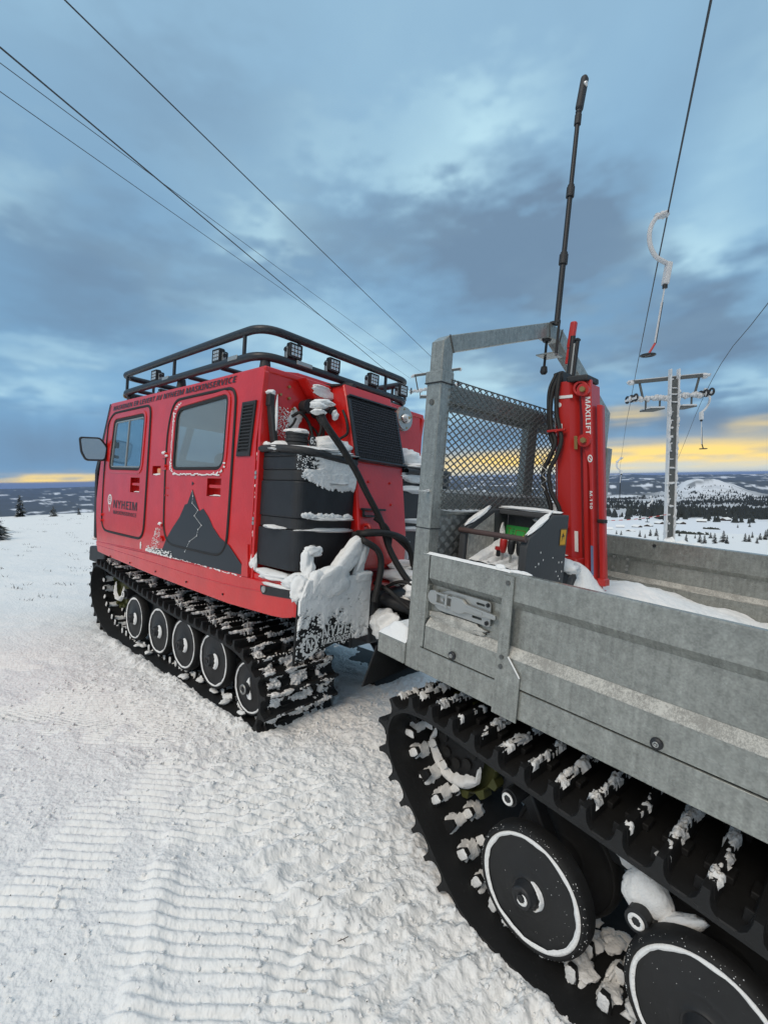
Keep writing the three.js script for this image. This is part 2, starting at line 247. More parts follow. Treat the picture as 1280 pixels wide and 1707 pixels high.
// loose and rutted snow close to the machine
function detail(x, z) {
  const r = Math.hypot(x, z + 2); if (r > 30) return 0;
  const [fx, fz] = inF(x, z), [tx, tz] = inT(x, z), fade = ss(26, 6, r);
  const big = fbm(x * 1.6 + 40, z * 1.6 + 40, 101, 4) - 0.5, med = fbm(x * 7 + 80, z * 7 + 80, 103, 4) - 0.5, fine = fbm(x * 26 + 30, z * 26 + 30, 105, 3) - 0.5;
  const chunk = Math.pow(fbm(x * 15 + 11, z * 15 + 70, 107, 3), 2.2) * 0.6 + 0.4 * Math.pow(1 - Math.abs(2 * fbm(x * 24 + 31, z * 24 + 17, 108, 3) - 1), 5) * 0.5, grit = vn(x * 60 + 9, z * 60 + 4, 106) - 0.5;
  let h = big * 0.05 + med * 0.015 * (0.5 + 0.8 * fbm(x * 0.9 + 5, z * 0.9 + 9, 109, 2)) + fine * 0.007 + grit * 0.0035;
  // groomed ridges, surviving in patches
  const patch = (cx, cz, a, b, rot) => { const c = Math.cos(rot), s = Math.sin(rot), u = ((x - cx) * c + (z - cz) * s) / a, v = (-(x - cx) * s + (z - cz) * c) / b, e = (fbm(x * 6 + 3, z * 6 + 7, 111, 3) - 0.5) * 0.9; return ss(1.12 + e, 0.8 + e, Math.abs(u)) * ss(1.12 + e, 0.8 + e, Math.abs(v)); };
  let m = Math.max(patch(-0.85, -2.15, 0.46, 0.27, 0.02), patch(-0.19, -1.84, 0.2, 0.2, 0.02), patch(-0.68, -1.5, 0.26, 0.2, 0.02), patch(-0.23, -1.36, 0.17, 0.24, 0.02), patch(-0.62, -1.2, 0.22, 0.12, 0.02), patch(-1.75, -2.85, 0.65, 0.3, 0.28), patch(-1.25, -1.7, 0.14, 0.25, 0.05), patch(-3.4, -4.0, 0.8, 0.35, 0.3));
  m *= ss(0.18, 0.34, fbm(x * 5 + 17, z * 5 + 4, 113, 3));
  const far = ss(-2.5, -2.9, z), wv = (z * 0.9986 + x * (0.052 + far * 0.23)) + (fbm(x * 2 + 1, z * 2, 115, 2) - 0.5) * 0.02;
  const cord = Math.pow(0.5 + 0.5 * Math.sin(wv * Math.PI * 2 / 0.042), 0.6) - 0.5;
  h = mix(h, big * 0.035 + cord * 0.0155 * (0.6 + 0.8 * fbm(x * 3, z * 9, 114, 2)) + fine * 0.006 + grit * 0.003, m);
  // low welts between the passes
  const welt = (ax, az, bx, bz, w, k) => { const dx = bx - ax, dz = bz - az, t = cl(((x - ax) * dx + (z - az) * dz) / (dx * dx + dz * dz)), d = Math.hypot(x - ax - dx * t, z - az - dz * t) + (med * 0.12); return k * Math.exp(-d * d / (w * w)); };
  h += welt(-0.45, -1.72, 0.25, -1.45, 0.045, 0.02) + welt(-0.65, -1.75, 0.02, -2.1, 0.035, 0.014) - welt(-0.42, -1.2, -0.26, -1.7, 0.03, 0.012) + welt(-0.95, -1.9, -0.75, -1.2, 0.05, 0.02);
  // churned snow beside and behind the tracks, with the prints of the cleats
  const beside = ss(-0.75, -0.5, tz) * ss(0.75, 0.5, tz) * ss(-1.4, -0.9, tx) * ss(1.6, 1.1, tx);
  const rows = Math.pow(0.5 + 0.5 * Math.sin(tx * Math.PI * 2 / 0.108 + (fbm(x * 4, z * 4 + 30, 117, 2) - 0.5) * 3), 1.5) - 0.4;
  const churn = Math.max(beside, ss(-0.3, -0.05, fz) * ss(0.75, 0.5, fz) * ss(3.4, 2.6, fx) * ss(-1.6, -0.6, fx), 0.6 * ss(0.55, 0.15, Math.abs(fz + 0.15)) * ss(-0.6, 0, fx) * ss(3.6, 3, fx), 0.6 * ss(0.4, 0.75, fbm(x * 1.1 + 60, z * 1.1 + 21, 119, 3)) * (1 - m));
  h += churn * (rows * 0.018 * beside * ss(-0.02, -0.12, tz) + chunk * 0.042 + med * 0.022 + fine * 0.009 + grit * 0.003 - 0.010);
  // berm thrown up along the outside of the tracks
  h += 0.018 * Math.exp(-Math.pow((fz + 0.05) / 0.05, 2)) * ss(-0.1, 0.2, fx) * ss(2.7, 2.3, fx) * (0.4 + chunk * 3);
  h += 0.02 * Math.exp(-Math.pow((tz + 0.06) / 0.06, 2)) * ss(-0.2, -0.6, tx) * (0.4 + chunk * 3);
  // the tracks themselves keep the snow flat under the belt
  const under = Math.max(ss(0.0, 0.03, fz) * ss(0.66, 0.62, fz) * ss(-0.1, 0.05, fx) * ss(2.5, 2.35, fx), ss(0.0, 0.03, tz) * ss(0.66, 0.62, tz) * ss(-0.38, -0.5, tx) * ss(-2.9, -2.7, tx));
  h = h * fade + ss(3.5, 8, r) * fade * ((fbm(x * 0.9 + 70, z * 1.7 + 20, 121, 4) - 0.5) * 0.11 + (fbm(x * 3.1 + 70, z * 4.7 + 20, 123, 3) - 0.5) * 0.05);
  return mix(h + 0.012, -0.004, under);
}
{ // one snow sheet: fine round the machine, coarser outwards
  const axis = (lo, hi, step, end0, end1, g) => { const a = []; for (let v = lo; v <= hi + 1e-9; v += step) a.push(v); let s = step, v = hi; while (v < end1) { s = Math.min(s * g, 6); v += s; a.push(v); } s = step; v = lo; while (v > end0) { s = Math.min(s * g, 6); v -= s; a.unshift(v); } return a; };
  const xs = axis(-2.4, 0.75, 0.0085, -150, 150, 1.03), zs = axis(-3.4, -1.05, 0.0062, -150, 60, 1.03);
  const nx = xs.length, nz = zs.length, pos = new Float32Array(nx * nz * 3), uv = new Float32Array(nx * nz * 2), idx = new Uint32Array((nx - 1) * (nz - 1) * 6); let q = 0;
  for (let j = 0; j < nz; j++) for (let i = 0; i < nx; i++) { const x = xs[i], z = zs[j], o = j * nx + i; pos[o * 3] = x; pos[o * 3 + 1] = groundY(x, z) + detail(x, z); pos[o * 3 + 2] = z; uv[o * 2] = x / 1.6; uv[o * 2 + 1] = z / 1.6; }
  for (let j = 0; j < nz - 1; j++) for (let i = 0; i < nx - 1; i++) { const a = j * nx + i; idx[q++] = a; idx[q++] = a + nx; idx[q++] = a + 1; idx[q++] = a + 1; idx[q++] = a + nx; idx[q++] = a + nx + 1; }
  const g = new THREE.BufferGeometry(); g.setAttribute('position', new THREE.BufferAttribute(pos, 3)); g.setAttribute('uv', new THREE.BufferAttribute(uv, 2)); g.setIndex(new THREE.BufferAttribute(idx, 1)); g.computeVertexNormals();
  const m = new THREE.Mesh(g, M.ground); m.name = 'snow_ground'; m.receiveShadow = m.castShadow = true; m.userData.kind = 'structure'; scene.add(m);
}
{ // the country below, out to the far ridges: snow with dark spruce woods
  const azs = []; for (let a = -180; a < -56; a += 4) azs.push(a); for (let a = -56; a <= 56; a += 0.16) azs.push(a); for (let a = 60; a <= 180; a += 4) azs.push(a);
  const rs = []; for (let r = 110; r < 42000; r *= 1.022) rs.push(r);
  const na = azs.length, nr = rs.length, pos = [], col = [], idx = [];
  for (let j = 0; j < nr; j++) for (let i = 0; i < na; i++) {
    const r = rs[j], a = azs[i] * Math.PI / 180, x = Math.sin(a) * r, z = -Math.cos(a) * r; pos.push(x, groundY(x, z) - 1.2 * ss(160, 110, r), z);
    // woods: a dye of dark trees over the snow, broken by clearings and the treeless tops
    const bare = fbm(x / 330 + 20, z / 330 + 70, 131, 5), fine = vn(x / 38 + 5, z / 38 + 9, 133), az = azs[i];
    let wd = ss(420, 520, r) * ss(0.64, 0.5, bare + (fine - 0.5) * 0.16);
    if (r > 3000) { const clear = fbm(az * 0.9 + 30, r / 260 + 20, 135, 5); wd = ss(0.70, 0.60, clear + (fine - 0.5) * 0.1 - 0.07 * ss(5, -15, az)); }
    const hill = Math.exp(-Math.pow((az - 35.2) / 4.6, 4)) * Math.exp(-Math.pow((r - 2200) / 560, 4)); wd *= 1 - 0.93 * hill; wd = Math.max(wd, hill * ss(0.50, 0.6, fine * 0.5 + fbm(x / 60 + 4, z / 60 + 9, 137, 4) * 0.55) * 0.75);
    if (r < 1980 && az > 4 && az < 50) wd *= 0.4; // here the trees themselves stand on the snow
    const s = [0.80, 0.81, 0.83], t = [0.03, 0.036, 0.034]; for (let k = 0; k < 3; k++) col.push(mix(s[k], t[k], cl(wd) * 0.96));
  }
  for (let j = 0; j < nr - 1; j++) for (let i = 0; i < na - 1; i++) { const a = j * na + i; idx.push(a, a + 1, a + na, a + 1, a + na + 1, a + na); }
  const g = new THREE.BufferGeometry(); g.setAttribute('position', new THREE.Float32BufferAttribute(pos, 3)); g.setAttribute('color', new THREE.Float32BufferAttribute(col, 3)); g.setIndex(idx); g.computeVertexNormals();
  const m = new THREE.Mesh(g, S({ vertexColors: true, roughness: 0.95 })); m.name = 'valley_terrain'; m.userData.kind = 'structure'; m.receiveShadow = true; scene.add(m);
}

/* ------------------------------------------------ trees */
const polar = (az, r) => { const a = az * Math.PI / 180; return V(Math.sin(a) * r, 0, -Math.cos(a) * r); };
function groundAt(az, slope, r0 = 12, r1 = 900) { // where a line of sight with this downward slope meets the snow
  for (let r = r0; r < r1; r *= 1.01) { const p = polar(az, r); if (1.6 - slope * r < groundY(p.x, p.z)) return r; } return r1;
}
const mNeedle = S({ color: new THREE.Color().setRGB(0.035, 0.042, 0.034), roughness: 0.9, side: THREE.DoubleSide }), mNeedleSnow = S({ color: new THREE.Color().setRGB(0.55, 0.57, 0.59), roughness: 0.95, side: THREE.DoubleSide }), mBark = S({ color: new THREE.Color().setRGB(0.06, 0.045, 0.035), roughness: 0.95 });
function spruceGeo(seed, spread, snowy, n = 260) { // unit height; drooping sprays of needles round a stem
  const R = rng(seed), a = [], b = [];
  for (let k = 0; k < n; k++) {
    const t = Math.pow(R(), 1.25), y = 0.05 + t * 0.93, len = (0.05 + spread * (1 - t) * (0.65 + 0.5 * R())) * (0.8 + 0.35 * Math.sin(k * 2.4 + seed)), ang = R() * Math.PI * 2, droop = -0.12 - 0.35 * (1 - t) * R() + 0.1 * t, w = 0.018 + 0.035 * (1 - t);
    const dx = Math.cos(ang), dz = Math.sin(ang), tip = [dx * len, y + droop * len, dz * len], L = [-dz * w, 0, dx * w], mid = [dx * len * 0.5, y + droop * len * 0.25 + 0.01, dz * len * 0.5];
    const q = (s, m, up) => { s.push(dx * 0.006, y + up, dz * 0.006, mid[0] + L[0] * m, mid[1] + up, mid[2] + L[2] * m, tip[0], tip[1] + up, tip[2], dx * 0.006, y + up, dz * 0.006, tip[0], tip[1] + up, tip[2], mid[0] - L[0] * m, mid[1] + up, mid[2] - L[2] * m, mid[0], mid[1] - 0.03 + up, mid[2], mid[0] + L[0] * m, mid[1] + up, mid[2] + L[2] * m, tip[0], tip[1] + up, tip[2]); };
    q(a, 1, 0); if (R() < snowy) q(b, 0.8, 0.008);
  }
  const mk = (s) => { const g = new THREE.BufferGeometry(); g.setAttribute('position', new THREE.Float32BufferAttribute(s, 3)); g.computeVertexNormals(); return g; };
  return [mk(a), mk(b)];
}
const spruceKinds = [spruceGeo(1, 0.26, 0.4), spruceGeo(2, 0.34, 0.42), spruceGeo(3, 0.22, 0.45), spruceGeo(4, 0.48, 0.75, 260), spruceGeo(5, 0.75, 0.4, 170)];
const trunkGeo = uvBox(new THREE.CylinderGeometry(0.004, 0.022, 0.98, 7).translate(0, 0.49, 0));
function spruce(az, r, h, kind, label, group) {
  const p = polar(az, r), t = thing('spruce_tree', label, 'spruce tree', V(p.x, groundY(p.x, p.z) - 0.03, p.z), group); t.rotation.y = az * 1.7 + h; t.scale.setScalar(h);
  mesh('trunk', trunkGeo, mBark, t, { uv: 0 }); mesh('crown', spruceKinds[kind][0], mNeedle, t, { uv: 0 }); mesh('snow_on_branches', spruceKinds[kind][1], mNeedleSnow, t, { uv: 0 }); return t;
}
{
  const G = 'small spruces scattered over the snowfield beyond the dropside';
  // azimuth, downward slope of the foot, height in degrees-ish (pixels of the picture at 760 px focal length)
  const list = [[27.11, 0.1187, 6.6], [27.57, 0.1196, 7], [29.4, 0.1219, 10.5], [30.4, 0.1195, 10.9], [30.95, 0.119, 12], [31.11, 0.1259, 6.1], [33.67, 0.13, 14.9], [34.84, 0.1286, 15.3], [35.25, 0.1281, 14.9], [36.09, 0.127, 16.4], [36.81, 0.1242, 18.6], [37.1, 0.1262, 13.6], [37.91, 0.097, 5.5], [38.83, 0.0949, 6.1], [37.56, 0.1158, 3.3], [38.53, 0.1208, 13.6], [38.83, 0.1204, 11.4], [39.07, 0.1133, 9.8], [39.44, 0.1225, 9.8], [39.67, 0.1159, 10.9], [40.06, 0.1154, 15.3], [40.2, 0.1107, 13.1], [35.74, 0.1184, 9.8], [34.43, 0.1199, 6.6], [33.04, 0.117, 9.8], [29.9, 0.1233, 6.6], [31.61, 0.1154, 4.4], [41.2, 0.118, 14], [42.5, 0.121, 15], [25.2, 0.12, 9], [24, 0.118, 8]];
  const ORD = ['first', 'second', 'third', 'fourth', 'fifth', 'sixth', 'seventh', 'eighth', 'ninth', 'tenth', 'eleventh', 'twelfth', 'thirteenth', 'fourteenth', 'fifteenth', 'sixteenth', 'seventeenth', 'eighteenth', 'nineteenth', 'twentieth', 'twenty-first', 'twenty-second'];
  const order = list.map((v, i) => [v[0], i]).sort((a, b) => a[0] - b[0]), left = order.filter((v) => v[0] < 32.4).map((v) => v[1]), right = order.filter((v) => v[0] >= 32.4).map((v) => v[1]);
  list.forEach(([az, s, px], i) => {
    const r = groundAt(az, s), h = px / 760 * r * Math.cos(az * Math.PI / 180) * 1.12;
    const lab = i === 10 ? 'tallest pointed spruce right of the mast, beside a lower one' : i === 11 ? 'lower broad spruce close beside the tallest pointed spruce' : i === 6 ? 'broad snow-dusted spruce just right of the lift mast foot' : i === 14 ? 'tiny lone spruce on open snow right of the spruce pair' : i === 12 ? 'far lone spruce high on the open snowfield' : az < 32.4 ? `small dark spruce on the snow, ${ORD[left.indexOf(i)]} to the right of the red crane` : `dark spruce on the snowfield, ${ORD[right.indexOf(i)]} to the right of the lift mast`;
    spruce(az, r, h, i % 3, lab, az < 32.4 ? 'small spruces beside the red crane' : G);
  });
  spruce(-38.56, 27, 1.05, 0, 'pointed lone spruce on the snow crest at far left, the tallest there', undefined);
  spruce(-35.95, 25.5, 0.52, 3, 'squat snow-dusted spruce right of the pointed lone spruce', undefined);
  spruce(-33.8, 26, 0.4, 2, 'thin tiny spruce nearest the door mirror on the crest', undefined);
  spruce(-40.6, 15.2, 0.62, 4, 'spreading dark spruce bush cut by the left edge', undefined);
  spruce(-40.9, 17.4, 0.75, 4, 'spreading snowy spruce bush behind the one at the left edge', undefined);
}
{ // far woods: one object, thousands of spruces
  const R = rng(77), g0 = new THREE.ConeGeometry(0.2, 0.62, 6, 1, true).translate(0, 0.69, 0), g1 = new THREE.ConeGeometry(0.27, 0.62, 6, 1, true).translate(0, 0.4, 0), g = merge([g0, g1]);
  const spots = []; let tries = 0;
  while (spots.length < 9000 && tries++ < 120000) {
    const az = 4 + R() * 46, r = 330 * Math.pow(6, Math.pow(R(), 0.75)), p = polar(az, r); const dens = fbm(p.x / 120 + 20, p.z / 70 + 70, 141, 4) + 0.09 * ss(30, 20, az);
    const hill = Math.exp(-Math.pow((az - 35.2) / 4.6, 4)) * Math.exp(-Math.pow((r - 2250) / 520, 4));
    const edge = 340 + 300 * (fbm(az * 0.7 + 4, 3, 143, 4)) + 60 * ss(32, 42, az); if (r < edge && R() > 0.035) continue;
    const band = r < 620 ? 0.55 : r < 900 ? 0.44 : 0.51; if (dens > band + 0.05 * R() || R() < hill * 0.55) continue; spots.push([p.x, p.z, r]);
  }
  const m = new THREE.InstancedMesh(g, S({ color: new THREE.Color().setRGB(0.03, 0.036, 0.034), roughness: 0.95, side: THREE.DoubleSide }), spots.length), o = new THREE.Object3D();
  spots.forEach(([x, z, r], i) => { const h = 3.5 + R() * R() * 8; o.position.set(x, groundY(x, z) - 0.2, z); o.rotation.set((R() - 0.5) * 0.06, R() * 6, (R() - 0.5) * 0.06); o.scale.set(h * (0.8 + R() * 0.5), h, h * (0.8 + R() * 0.5)); o.updateMatrix(); m.setMatrixAt(i, o.matrix); });
  m.name = 'spruce_forest'; tag(m, 'dark spruce forest covering the low country below the white hill', 'forest', null, 'stuff'); scene.add(m);
}
{ // cabins at the edge of the woods
  const cab = [[34.94, 0.0895], [36.89, 0.0856], [33.12, 0.0945], [27.45, 0.1047], [28.49, 0.1117], [31.22, 0.0958], [26.26, 0.1094], [30.2, 0.101], [29.1, 0.1035]];
  const wallM = S({ color: new THREE.Color().setRGB(0.05, 0.04, 0.035), roughness: 0.9 });
  const w = slab([[-4, 0], [4, 0], [4, 2.6], [0, 4.4], [-4, 2.6]], -5, 5), rf = merge([bar(V(-2.3, 3.75, -5.6), V(-2.3, 3.75, 5.6), 5.3, 0.5, V(-0.41, 0.91, 0)), bar(V(2.3, 3.75, -5.6), V(2.3, 3.75, 5.6), 5.3, 0.5, V(0.41, 0.91, 0))]);
  const CO = ['first', 'second', 'third', 'fourth', 'fifth', 'sixth', 'seventh', 'eighth', 'ninth'], co = cab.map((v, i) => [v[0], i]).sort((a, b) => a[0] - b[0]).map((v) => v[1]);
  cab.forEach(([az, s], i) => { const r = Math.min(groundAt(az, s, 120), 420), p = polar(az, r), t = thing('cabin', `dark cabin with a snowy roof below the forest, ${CO[co.indexOf(i)]} from the crane`, 'cabin', V(p.x, groundY(p.x, p.z) - 0.4, p.z), 'cabins below the forest'); t.rotation.y = 0.9 + i * 1.1; t.scale.setScalar(0.6 * r / 420); mesh('wall', w, wallM, t); mesh('roof', rf, M.snow, t); });
  for (const [az, s, L, lab] of [[35.85, 0.1018, 5, 'low dark heap of scrub alone on the white snowfield'], [34.0, 0.1125, 8, 'long low dark strip of scrub behind the small spruces']]) {
    const r = groundAt(az, s), p = polar(az, r), R = rng(L), geos = []; for (let k = 0; k < 26; k++) { const g = lump(0.25 + R() * 0.5, 0.15 + Math.pow(R(), 2) * 0.6, 0.4, k + L, 0.9, 2); g.translate((R() + R() - 1) * L * 0.6, 0.05, (R() - 0.5) * 2.5); geos.push(g); }
    const o = mesh('scrub_heap', geos, mNeedle, scene); o.position.set(p.x, groundY(p.x, p.z), p.z); o.rotation.y = -az * Math.PI / 180; tag(o, lab, 'scrub');
  }
}
{ // dry stalks poking through the snow, twigs and bits on it
  const R = rng(5), pos = [], idx = []; const mG = S({ color: new THREE.Color().setRGB(0.05, 0.045, 0.035), roughness: 0.95, side: THREE.DoubleSide });
  for (let k = 0; k < 260; k++) { const az = -60 + R() * 34, r = 7 + R() * 20, c = polar(az, r); for (let b = 0; b < 7; b++) { const x = c.x + (R() - 0.5) * 0.25, z = c.z + (R() - 0.5) * 0.1, y = groundY(x, z) + detail(x, z), n = pos.length / 3, h = 0.015 + R() * 0.035, a = R() * 6; pos.push(x, y - 0.01, z, x + 0.012 * Math.cos(a), y - 0.01, z + 0.012 * Math.sin(a), x + (R() - 0.5) * 0.1, y + h, z + (R() - 0.5) * 0.06); idx.push(n, n + 1, n + 2); } }
  const g = new THREE.BufferGeometry(); g.setAttribute('position', new THREE.Float32BufferAttribute(pos, 3)); g.setIndex(idx); g.computeVertexNormals(); const m = new THREE.Mesh(g, mG); m.name = 'dry_grass'; tag(m, 'dry grass stalks poking through the snow at left', 'grass', null, 'stuff'); scene.add(m);
  const onSnow = (x, z) => V(x, groundY(x, z) + detail(x, z), z);
  const tw = [[-0.17, -1.52, 0.02, 'thin forked twig lying on the snow beside the near track'], [-0.27, -1.64, 0.008, 'dark bark crumb on the snow between groomed ridges']];
  for (const [x, z, L, lab] of tw) { const p = onSnow(x, z); const o = mesh('twig', [hoseGeo([[-L, 0.006, 0.003], [-L * 0.2, 0.009, 0], [L * 0.9, 0.012, -0.008]], 0.0012, 8, 5), hoseGeo([[0, 0.009, 0], [L * 0.4, 0.012, 0.012]], 0.001, 4, 5), hoseGeo([[-L * 0.5, 0.007, 0], [-L * 0.3, 0.01, -0.01]], 0.001, 4, 5)], mBark, scene); o.position.copy(p); tag(o, lab, 'twig'); }
  const R2 = rng(19), geos = []; for (let k = 0; k < 60; k++) { const x = -1.5 + R2() * 1.7, z = -3.2 + R2() * 2, p = onSnow(x, z), gg = lump(0.0016 + R2() * 0.0016, 0.0015, 0.0022, k, 0.5, 1); gg.translate(p.x, p.y + 0.001, p.z); geos.push(gg); }
  tag(mesh('bark_crumbs', geos, mBark, scene), 'dark specks of bark scattered over the snow in front', 'debris', null, 'stuff');
}

{ // crumbs of snow lying on the churned ground
  const R = rng(301), kinds = [lump(1, 0.7, 0.9, 3, 0.7, 2), lump(1, 0.6, 0.8, 8, 0.8, 2)], o = new THREE.Object3D();
  kinds.forEach((g, k) => { const m = new THREE.InstancedMesh(g, S({ color: new THREE.Color().setRGB(0.85, 0.845, 0.83), roughness: 0.95 }), 2600); let n = 0; while (n < 2600) { const x = -2.6 + R() * 3.3, z = -3.5 + R() * 2.5; const [fx, fz] = inF(x, z), [tx, tz] = inT(x, z); if ((fz > -0.01 && fx > -0.2) || (tz > -0.01 && tx < 0.2)) continue; const d = 0.25 + 0.75 * Math.max(Math.exp(-Math.pow(Math.min(Math.abs(fz + 0.1), Math.abs(tz + 0.2)) / 0.25, 2)), ss(0.45, 0.65, fbm(x * 1.1 + 60, z * 1.1 + 21, 119, 3))); if (R() > d) continue; const s = 0.0015 + 0.010 * Math.pow(R(), 4); o.position.set(x, groundY(x, z) + detail(x, z) + s * 0.15, z); o.rotation.set(R() * 6, R() * 6, R() * 6); o.scale.set(s, s, s); o.updateMatrix(); m.setMatrixAt(n++, o.matrix); } m.name = numbered('snow_crumbs'); m.castShadow = m.receiveShadow = true; tag(m, 'crumbs of broken snow strewn over the churned ground', 'snow', null, 'stuff'); scene.add(m); });
}

/* ------------------------------------------------ ski lift */
function rimeBlob(list, seed) { const R = rng(seed), L = []; for (const [p, s] of list) for (let k = 0; k < 3; k++) { const g = lump(s * (0.6 + R()), s * (0.6 + R() * 0.8), s * (0.6 + R()), seed + k * 7 + L.length, 0.6, 2); g.translate(p.x + (R() - 0.5) * s, p.y + (R() - 0.5) * s, p.z + (R() - 0.5) * s); L.push(g); } return L; }
function liftMast(name, label, base, top, arm, half, seed, size = 1) {
  const t = thing(name, label, 'lift mast', base), H = top - base.y, w = 0.185 * size, R = rng(seed), y = (v) => v - base.y;
  for (const s of [-1, 1]) { const L = [box(s * w - 0.034 * size, s * w + 0.034 * size, -1.5, H, -0.1, 0.1, 0.01)]; for (let k = 0; k < H * 5; k++) L.push(lump(0.02 + R() * 0.025, 0.05 + R() * 0.12, 0.05 + R() * 0.03, k, 0.7, 1).translate(s * w + (R() - 0.5) * 0.08, R() * H, 0.08)); mesh('mast_rail', L, M.rime, t); }
  mesh('mast_web', box(-w + 0.052, w - 0.052, -1.5, H - 0.45 * size, -0.05, 0.05, 0), M.mast, t);
  for (let k = 0; k < Math.floor((H - 0.3) / (0.36 * size)); k++) { const yy = 0.3 + (k + R() * 0.3) * 0.36 * size, a = -w + 0.055, b = R() < 0.4 ? w * (0.55 + R() * 0.25) : -w * 0.6 + R() * w * 0.8; mesh('mast_rung', lump(Math.abs(b - a) / 2, 0.02 + R() * 0.03, 0.04, k + seed, 0.8, 2, 0.7).translate((a + b) / 2, yy, 0.06), M.rime, t); }
  const A = arm.map((v) => V(...v).sub(base));                     // [beam left, beam right, rail left, rail right]
  mesh('cross_beam', bar(A[0], A[1], 0.12 * size, 0.15 * size), M.mast, t); mesh('rime', [bar(A[0].clone().add(V(0, 0.085 * size, 0)), A[1].clone().add(V(0, 0.085 * size, 0)), 0.1 * size, 0.05 * size), ...rimeBlob([[A[0], 0.1 * size], [A[1], 0.1 * size]], seed)], M.rime, t, { kind: 'stuff' });
  mesh('sheave_rail', bar(A[2], A[3], 0.08 * size, 0.1 * size), M.mast, t);
  const pts = []; for (let k = 0; k <= 22; k++) { const q = A[2].clone().lerp(A[3], k / 22); pts.push([q, (0.06 + R() * 0.05) * size]); } mesh('rime', rimeBlob(pts, seed + 3), M.rime, t, { kind: 'stuff' });
  for (const [q, s] of [[A[2], 1], [A[3], -1]]) {
    for (let k = 0; k < 3; k++) { const c = q.clone().add(V(s * 0.02, 0.05, -0.35 + k * 0.35)); const g = new THREE.TorusGeometry(0.14 * size, 0.045 * size, 8, 18); g.rotateY(Math.PI / 2); g.translate(c.x, c.y, c.z); mesh('sheave', g, M.steelBlack, t); }
    mesh('sheave_bracket', [bar(q.clone().add(V(0, 0.02, -0.5)), q.clone().add(V(0, 0.02, 0.5)), 0.06 * size, 0.1 * size)], M.rime, t);
    const up = q.clone().add(V(s * 0.55 * size, 0, 0)); mesh('hanger_strut', bar(up, V(up.x - s * 0.2 * size, A[0].y + (A[1].y - A[0].y) * ((up.x - A[0].x) / (A[1].x - A[0].x)), up.z), 0.09 * size, 0.05 * size, V(0, 0, 1)), M.mast, t);
    // the small working platform
    const c = q.clone().lerp(q === A[2] ? A[3] : A[2], 0.29), b = 0.32 * size, hh = 0.5 * size;
    mesh('work_platform', [bar(c.clone().add(V(-b, 0, 0)), c.clone().add(V(-b, -hh, 0)), 0.06 * size, 0.06 * size, V(0, 0, 1)), bar(c.clone().add(V(b, 0, 0)), c.clone().add(V(b, -hh, 0)), 0.06 * size, 0.06 * size, V(0, 0, 1)), box(c.x - b, c.x + b, c.y - hh - 0.05 * size, c.y - hh, c.z - 0.5, c.z + 0.4, 0.01)], M.mast, t);
    mesh('platform_rime', [box(c.x - b, c.x + b, c.y - hh + 0.001, c.y - hh + 0.07 * size, c.z - 0.5, c.z + 0.4, 0.02)], M.rime, t);
  }
  mesh('drift', rimeBlob([[V(-0.5, 0.15, 0.5), 0.45], [V(0.4, 0.2, 0.4), 0.5], [V(0.8, 0.1, 0), 0.3], [V(-0.1, 0.5, 0.3), 0.2]], seed + 9), M.snow, t);
  return t;
}
liftMast('lift_mast', 'tall rime-covered lift mast with cross arm on the right', V(13.13, -2.1, -20.9), 6.25, [[11.28, 5.72, -21.1], [14.66, 6.0, -21.1], [11.32, 4.95, -21.1], [14.75, 5.15, -21.1]], 1.7, 3);
liftMast('lift_mast', 'second lift mast half hidden behind the steel post', V(3.62, -1.6, -34.2), 9.3, [[2.3, 9.05, -34.4], [5.8, 9.5, -34.4], [2.12, 7.9, -34.4], [5.6, 8.35, -34.4]], 1.7, 13);
function cable(label, pts, r) { const o = mesh('lift_cable', hoseGeo(pts, r, 60, 6), M.cable, scene); tag(o, label, 'cable'); return o; }
cable('right-hand haul cable running steeply up to the top edge of the sky', [[-1.5, 5.6, 4.5], [2.64, 5.32, -3.89], [11.36, 4.92, -21.2], [20.86, 3.0, -40.23], [60.29, -9.42, -119.5]], 0.011);
cable('haul cable slanting down from the right edge past the mast', [[4.6, 6.8, -1.2], [10.36, 6.1, -12.58], [14.8, 5.3, -21.2], [30, 1.4, -48], [63.68, -7.19, -109.6]], 0.011);
cable('uppermost of the four cables crossing the left sky', [[-9, 7.8, 8], [-4.09, 7.93, -6.5], [5.75, 8.42, -34.5]], 0.011);
cable('thick cable entering at the left edge above the roof rack', [[-9.5, 7.1, 11], [-4.96, 7.33, -6.45], [2.12, 7.97, -34.5]], 0.013);
cable('thin pale signal wire just under the thick left cable', [[-9, 6.6, 7], [-4.96, 7.12, -6.43], [3.25, 9.1, -34.5]], 0.006);
cable('lowest thin signal wire from the left edge', [[-9.5, 7, 6], [-5.79, 7.6, -7.47], [2.17, 8.85, -34.5]], 0.007);
